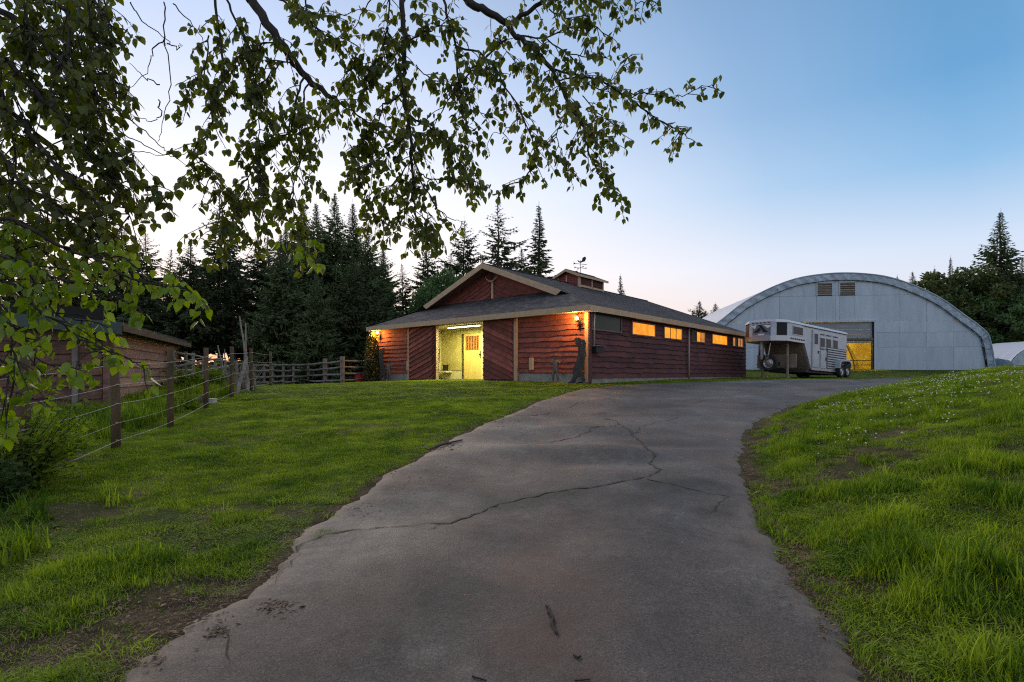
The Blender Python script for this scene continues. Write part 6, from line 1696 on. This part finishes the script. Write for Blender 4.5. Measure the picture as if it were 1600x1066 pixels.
for k, m_ in ((0, M_leafA), (1, M_leafB)):
    rest = [l for i, l in enumerate(LEAVES) if i not in single and l[4] == k]
    V = np.concatenate([leaf_verts(l) for l in rest]); nf = len(rest)
    Fc = (TF[None] + (np.arange(nf) * 9)[:, None, None]).reshape(-1, 3)
    link('leaves', np_mesh('leaves', V, Fc, m_, True), pop, kind='stuff')
print('leaves', len(LEAVES))

# bush at the foot of the first fence post
M_bush = leaf_mat('bush_leaves', (.07, .12, .012), (.24, .33, .04), trans=.4, rough=.8, wscale=3, spec=.15)
M_bushd = leaf_mat('bush_dark', (.03, .06, .015), (.07, .12, .03), trans=.2, rough=.85, wscale=3, spec=.1)
def bush(lab, x, y, r_, h, n, size, m, seed):
    t_ = thing('leafy_bush', lab, 'bush', (0, 0, 0)); gg = np.random.default_rng(seed); z0 = gz(x, y); sm = MB(); V = []
    for k in range(n):
        a = gg.uniform(0, 6.28); el = gg.uniform(.15, 1.0); L = h * gg.uniform(.55, 1.1)
        ex, ey, ez = math.cos(a) * r_ * gg.uniform(.3, 1.1), math.sin(a) * r_ * gg.uniform(.3, 1.1), L * el
        P = [Vector((x + ex * .15, y + ey * .15, z0 - .05)), Vector((x + ex * .6, y + ey * .6, z0 + ez * .65)), Vector((x + ex, y + ey, z0 + ez))]
        sm.tube(P, [.006, .004, .0015], 3, cap=False)
        for q in range(15):
            f = .25 + .75 * gg.random(); p = (P[0].lerp(P[1], f / .6) if f < .6 else P[1].lerp(P[2], (f - .6) / .4))
            d = np.array([gg.uniform(-1, 1), gg.uniform(-1, 1), gg.uniform(-.6, .5)]); d /= np.linalg.norm(d)
            u = gg.normal(size=3) * .5 + np.array([0, 0, 1.0]); nr = u - d * u.dot(d); nr /= np.linalg.norm(nr)
            V.append(leaf_verts((np.array(p) + d * .01, d, nr, size * gg.uniform(.6, 1.2), 0)))
    nf = len(V); Fc = (TF[None] + (np.arange(nf) * 9)[:, None, None]).reshape(-1, 3)
    link('foliage', np_mesh('foliage', np.concatenate(V), Fc, m, True), t_)
    sm.build('stem', M_twig, t_)
bush('bright green leafy bush around the nearest fence post at the left edge', -5.15, 5.35, .70, 1.10, 280, .062, M_bush, 3)
bush('low dark fern bush at the left edge below the bright one', -4.75, 4.75, .36, .50, 160, .05, M_bushd, 4)
bush('dark weedy shrub growing against the far end of the shed wall', -9.0, 15.0, .95, .95, 210, .085, M_bush, 6)
bush('dark bush at the near foot of the shed corner', -7.6, 11.6, .7, .45, 120, .07, M_bush, 8)
bush('small green weed clump by the arena corner left of the trailer', 20.3, 41.5, .9, 1.1, 120, .13, M_bushd, 9)
bush('bare leafy shrub against the barn lamp at the left corner', (575 - 800) / F * 26.2, 26.2, .35, 1.9, 60, .08, M_cedar, 10)

# ------------------------------------------------------------------ grass: tufts set out on points
M_grass = leaf_mat('grass_blades', (.036, .100, .008), (.340, .440, .042), trans=.33, rough=.75, wscale=1.9, spec=.15, vary=.62)
M_dry = leaf_mat('dry_blades', (.16, .12, .06), (.30, .24, .13), trans=.2, rough=.8, wscale=2)
def tuft_mesh(name, n, h, spread, wdt, m, seed, lean=.5, seg=2):
    gg = np.random.default_rng(seed); V = []; Fc = []
    for i in range(n):
        a = gg.uniform(0, 6.28); r_ = spread * math.sqrt(gg.random()); bx, by = math.cos(a) * r_, math.sin(a) * r_
        a2 = gg.uniform(0, 6.28); ln = lean * gg.uniform(.15, 1.2); hh = h * gg.uniform(.45, 1.15); wd = wdt * gg.uniform(.6, 1.3)
        dx, dy = math.cos(a2), math.sin(a2); px_, py_ = -dy * wd / 2, dx * wd / 2; k = len(V)
        for s_ in range(seg + 1):
            f = s_ / (seg + .001 + (.6 if seg > 1 else 0)); off = ln * hh * f * f; z = hh * f * (1 - .25 * ln * f); tw = 1 - f * .65
            V.append((bx + dx * off - px_ * tw, by + dy * off - py_ * tw, z)); V.append((bx + dx * off + px_ * tw, by + dy * off + py_ * tw, z))
        off = ln * hh; V.append((bx + dx * off, by + dy * off, hh * (1 - .35 * ln)))
        for s_ in range(seg): Fc.append((k + 2 * s_, k + 2 * s_ + 1, k + 2 * s_ + 3)); Fc.append((k + 2 * s_, k + 2 * s_ + 3, k + 2 * s_ + 2))
        Fc.append((k + 2 * seg, k + 2 * seg + 1, k + 2 * seg + 2))
    o = bpy.data.objects.new(name, np_mesh(name, V, Fc, m)); return o
def scatter(name, P, rot, scl, idx_, srcs, **pr):
    me = bpy.data.meshes.new(name); me.vertices.add(len(P)); me.vertices.foreach_set('co', np.asarray(P, np.float32).ravel())
    a = me.attributes.new('rot', 'FLOAT_VECTOR', 'POINT'); a.data.foreach_set('vector', np.asarray(rot, np.float32).ravel())
    a = me.attributes.new('scl', 'FLOAT_VECTOR', 'POINT'); a.data.foreach_set('vector', np.asarray(scl, np.float32).ravel())
    a = me.attributes.new('pick', 'INT', 'POINT'); a.data.foreach_set('value', np.asarray(idx_, np.int32))
    o = link(name, me, None, **pr)
    ng = bpy.data.node_groups.new(name, 'GeometryNodeTree')
    ng.interface.new_socket('Geometry', in_out='INPUT', socket_type='NodeSocketGeometry'); ng.interface.new_socket('Geometry', in_out='OUTPUT', socket_type='NodeSocketGeometry')
    gi_ = ng.nodes.new('NodeGroupInput'); go = ng.nodes.new('NodeGroupOutput'); ip = ng.nodes.new('GeometryNodeInstanceOnPoints')
    jn = ng.nodes.new('GeometryNodeGeometryToInstance')
    for s_ in srcs[::-1]:
        oi = ng.nodes.new('GeometryNodeObjectInfo'); oi.inputs['Object'].default_value = s_; ng.links.new(oi.outputs['Geometry'], jn.inputs[0])
    ng.links.new(gi_.outputs[0], ip.inputs['Points']); ng.links.new(jn.outputs[0], ip.inputs['Instance']); ip.inputs['Pick Instance'].default_value = True
    for nm, ty_, sk in (('rot', 'FLOAT_VECTOR', 'Rotation'), ('scl', 'FLOAT_VECTOR', 'Scale'), ('pick', 'INT', 'Instance Index')):
        na = ng.nodes.new('GeometryNodeInputNamedAttribute'); na.data_type = ty_; na.inputs['Name'].default_value = nm; ng.links.new(na.outputs[0], ip.inputs[sk])
    ng.links.new(ip.outputs[0], go.inputs[0])
    md = o.modifiers.new('scatter', 'NODES'); md.node_group = ng; return o
tufts = [tuft_mesh('short_tuft', 26, .055, .085, .0048, M_grass, 1, .9), tuft_mesh('mid_tuft', 26, .085, .075, .0055, M_grass, 2, .7), tuft_mesh('tall_tuft', 22, .17, .05, .0065, M_grass, 3, .55, 3), tuft_mesh('dry_tuft', 22, .045, .09, .004, M_dry, 4, 1.3),
         tuft_mesh('far_tuft', 26, .07, .16, .012, M_grass, 5, .8, 1), tuft_mesh('broad_tuft', 12, .10, .05, .013, M_grass, 6, .9, 3)]
gg = np.random.default_rng(99)
def zone(n, ymin, ymax, a0, a1, near_pow=1.0):
    Y = ymin + (ymax - ymin) * gg.random(n) ** near_pow
    return (a0 + (a1 - a0) * gg.random(n)) * Y, Y
PX, PY, KD = [], [], []
for n, y0, y1, pw, far_ in ((105000, 1.9, 7.0, 1.0, 0), (110000, 7.0, 13.5, 1.0, 0), (80000, 13.5, 26, 1.1, 1), (28000, 26, 48, 1.0, 1)):
    x, y = zone(n, y0, y1, -1.02, 1.02, pw); PX.append(x); PY.append(y); KD.append(np.full(n, far_))
PX = np.concatenate(PX); PY = np.concatenate(PY); KD = np.concatenate(KD)
zz, dd_, ins_, rgt = ground_info(PX, PY)
br_ = bare_mask(PX, PY, dd_, rgt)
# inside the barn, shed or under the arena: nothing grows
loc_x = (PX - BO.x) * BX.x + (PY - BO.y) * BX.y; loc_y = (PX - BO.x) * BY.x + (PY - BO.y) * BY.y
in_barn = (np.abs(loc_x) < W + .05) & (loc_y > -.02) & (loc_y < BL)
in_arena = (np.abs(PX - QX) < 12.4) & (PY > QY - .05)
mown = (~rgt) & (PX > -5.6 - (PY - 7) * .28) & (PY > 5.0)
thin = sstep(.38, .60, fbm(PX * 2.4, PY * 2.4, 57, 3)) * .55 * (~mown)
keep = ((~ins_) | ((dd_ < .07) & (gg.random(len(PX)) < .35))) & (~in_barn) & (~in_arena) & (gg.random(len(PX)) > np.clip(br_ * .84 + thin, 0, .93))
PX, PY, KD, zz, dd_, rgt, mown, br_ = (a[keep] for a in (PX, PY, KD, zz, dd_, rgt, mown, br_))
n = len(PX); vig = fbm(PX * 1.1, PY * 1.1, 51, 3); vig2 = fbm(PX * 3.1, PY * 3.1, 52, 2)
vig = np.clip(vig + .5 * (fbm(PX * 6, PY * 6, 54, 2) - .5), 0, 1); u = gg.random(n)
pick = np.where(u < .5, 0, 1)
tall = (~mown) & (vig2 > .62) & (u > np.where(rgt, .82, .90)) & (fbm(PX * .8, PY * .8, 58, 2) > .45)
pick = np.where(tall, 2, pick)
pick = np.where((~mown) & (u > .93) & (vig > .45), 5, pick)
pick = np.where(mown & (u < .75), 0, pick)
pick = np.where((gg.random(n) < np.clip(.07 + br_ * .5 + (vig < .36) * .25, 0, 1)), 3, pick)
pick = np.where((KD == 1) & (pick != 3), 4, pick)
size = (.6 + .75 * vig) * gg.uniform(.7, 1.25, n)
hs_ = np.where(mown, .45 + .25 * vig2, size * np.where(rgt, .32 + .8 * sstep(.3, .8, vig2), .26 + .55 * sstep(.35, .8, vig2))) * np.where(dd_ < .4, .7, 1)
hs_ = np.where((KD == 1), np.clip(hs_, 0, .42) * np.where(rgt, 1.3, .75), hs_)
hs_ = np.where(tall, hs_ * (.65 + .6 * gg.random(n)), hs_)
rot = np.stack([gg.uniform(-.12, .12, n), gg.uniform(-.12, .12, n), gg.uniform(0, 6.28, n)], 1)
scl = np.stack([size, size, hs_], 1)
scatter('grass', np.stack([PX, PY, zz - .012], 1), rot, scl, pick, tufts, kind='stuff')
# tall weeds behind the wire fence and at the lower left
m = 5200; y = 2.0 + 15 * gg.random(m); x = -5.9 - (y - 7) * .28 - gg.random(m) ** 1.3 * 2.6
s2 = (y < 5.2); x = np.where(s2, -1.95 - y * .35 - gg.random(m) * 3, x)
k_ = fbm(x * 1.4, y * 1.4, 61, 2) > np.where(s2, .66, .42); x, y = x[k_], y[k_]; z = ground_info(x, y)[0]; m = len(x)
sz = gg.uniform(.8, 1.7, m)
scatter('tall_grass', np.stack([x, y, z - .01], 1), np.stack([gg.uniform(-.2, .2, m), gg.uniform(-.2, .2, m), gg.uniform(0, 6.28, m)], 1), np.stack([sz, sz, sz * np.where(y < 5.2, 1.0, 1.5)], 1), np.where(gg.random(m) < .2, 5, 2), tufts, kind='stuff')

# clover flowers on the bank
M_flow = mat('clover_white', (.62, .60, .52), .8)
fl = MB().ball((0, 0, .085), .0078, 6, 4, (1, 1, .8))
flo = bpy.data.objects.new('clover_head', fl.mesh('clover_head', M_flow))
m = 4000; Y = 5.5 + 13 * gg.random(m); X = (.52 + .5 * gg.random(m)) * Y
ci = ground_info(X, Y)
den = np.exp(-((Y - 10.2) / 2.6) ** 2) * (X / Y > .58) + .06
k_ = ci[3] & (ci[1] > .8) & (gg.random(m) < den * (fbm(X * 1.2, Y * 1.2, 71, 2) > .45) * .85)
X, Y, z = X[k_], Y[k_], ci[0][k_]; m = len(X)
sz = gg.uniform(.8, 1.5, m)
scatter('clover_flowers', np.stack([X, Y, z - .01], 1), np.stack([gg.uniform(-.3, .3, m), gg.uniform(-.3, .3, m), gg.uniform(0, 6, m)], 1), np.stack([sz, sz, sz], 1), np.zeros(m), [flo], kind='stuff')

# ------------------------------------------------------------------ litter on the road
M_dead = mat('dead_leaf', (.06, .036, .024), .9, c2=(.24, .16, .095), scale=60, coord='World')
V = []; Fc = []
def chip(x, y, s_, kind):
    q_ = quick(x, y); z = on_road(x, y) if q_[2][0] > .5 else float(q_[0][0])
    a = gg.uniform(0, 6.28); d = np.array([math.cos(a), math.sin(a), gg.uniform(-.1, .25)]); b_ = np.array([-math.sin(a), math.cos(a), gg.uniform(-.3, .3)])
    p = np.array([x, y, z + .004]); k = len(V); w_ = (.12 if kind else .4)
    V.extend([p - d * s_, p + b_ * s_ * w_ + np.array([0, 0, s_ * .25]), p + d * s_ + np.array([0, 0, abs(d[2]) * s_]), p - b_ * s_ * w_]); Fc.append((k, k + 1, k + 2, k + 3))
for (px_, py_, sx, sy, n, s_) in ((430, 962, 26, 12, 110, .016), (345, 998, 20, 8, 50, .014), (300, 970, 50, 30, 120, .014), (690, 700, 22, 5, 60, .03), (815, 640, 20, 4, 30, .03), (640, 745, 60, 25, 70, .014), (560, 800, 30, 14, 60, .012), (230, 1040, 40, 16, 60, .012), (1240, 900, 26, 40, 160, .012), (1175, 720, 10, 40, 120, .016), (1290, 985, 20, 24, 90, .012), (760, 665, 50, 10, 50, .022), (420, 880, 20, 30, 90, .012), (150, 930, 130, 60, 420, .018), (60, 850, 60, 60, 260, .018), (260, 850, 90, 40, 240, .016), (1420, 800, 120, 60, 260, .016), (1480, 960, 100, 50, 200, .014)):
    for k in range(n):
        a = px_ + gg.normal() * sx * .6; b_ = py_ + gg.normal() * sy * .6
        try: x, y = ground_at(a, b_)
        except Exception: continue
        chip(x, y, s_ * gg.uniform(.5, 1.6), gg.random() < .55)
for k in range(420):
    x, y = gg.uniform(-1.6, 4.5), gg.uniform(2.2, 13)
    chip(x, y, gg.uniform(.003, .010), gg.random() < .4)
link('leaf_litter', np_mesh('leaf_litter', V, Fc, M_dead), None, kind='stuff')
def stick(pts, r_, lab, nm='stick', cat='stick'):
    P = []
    for a, b_ in pts: x, y = ground_at(a, b_); P.append((x, y, on_road(x, y) + r_))
    return MB().tube(P, [r_ * .7] + [r_] * (len(P) - 2) + [r_ * .6], 6).build(nm, M_bark if r_ > .008 else M_twig, label=lab, category=cat)
stick([(672, 706), (690, 699), (722, 692)], .018, 'dark stick lying on the left lawn edge of the road')
stick([(738, 1056), (760, 1063)], .006, 'short twig at the bottom of the road, left of centre')
stick([(898, 1062), (922, 1061)], .006, 'short twig at the very bottom of the road, right of centre')
stick([(896, 1026), (902, 1030), (908, 1028)], .007, 'tiny dark chip below the broken twig on the road')
# broken catkin-like twig in the middle of the road
bt_ = thing('broken_twig', 'dark broken twig with knots lying in the middle of the near road', 'twig', (0, 0, 0))
P = [ground_at(a, b_) for a, b_ in ((856, 955), (859, 964), (864, 972), (862, 980), (868, 991))]
P = [(x, y, on_road(x, y) + .008) for x, y in P]
MB().tube(P, [.006, .009, .008, .009, .005], 6).build('twig_stem', M_twig, bt_)
kn = MB()
for p in P:
    for q in range(3): kn.ball((p[0] + gg.uniform(-.012, .012), p[1] + gg.uniform(-.02, .02), p[2]), gg.uniform(.004, .009), 6, 4, (1, 1.5, .7))
kn.build('bud_cluster', M_twig, bt_)
# small grass tufts growing in the cracks
cp = []
for (px_, py_, sx, sy, n) in ((508, 838, 9, 3, 40), (812, 661, 4, 2, 14), (860, 773, 30, 1, 14), (700, 706, 14, 3, 20)):
    for k in range(n):
        x, y = ground_at(px_ + gg.normal() * sx, py_ + gg.normal() * sy); cp.append((x, y, on_road(x, y) - .01))
m = len(cp); sz = gg.uniform(.4, .8, m)
scatter('crack_grass', cp, np.stack([gg.uniform(-.2, .2, m), gg.uniform(-.2, .2, m), gg.uniform(0, 6, m)], 1), np.stack([sz * .7, sz * .7, sz * .6], 1), np.zeros(m), tufts, kind='stuff')
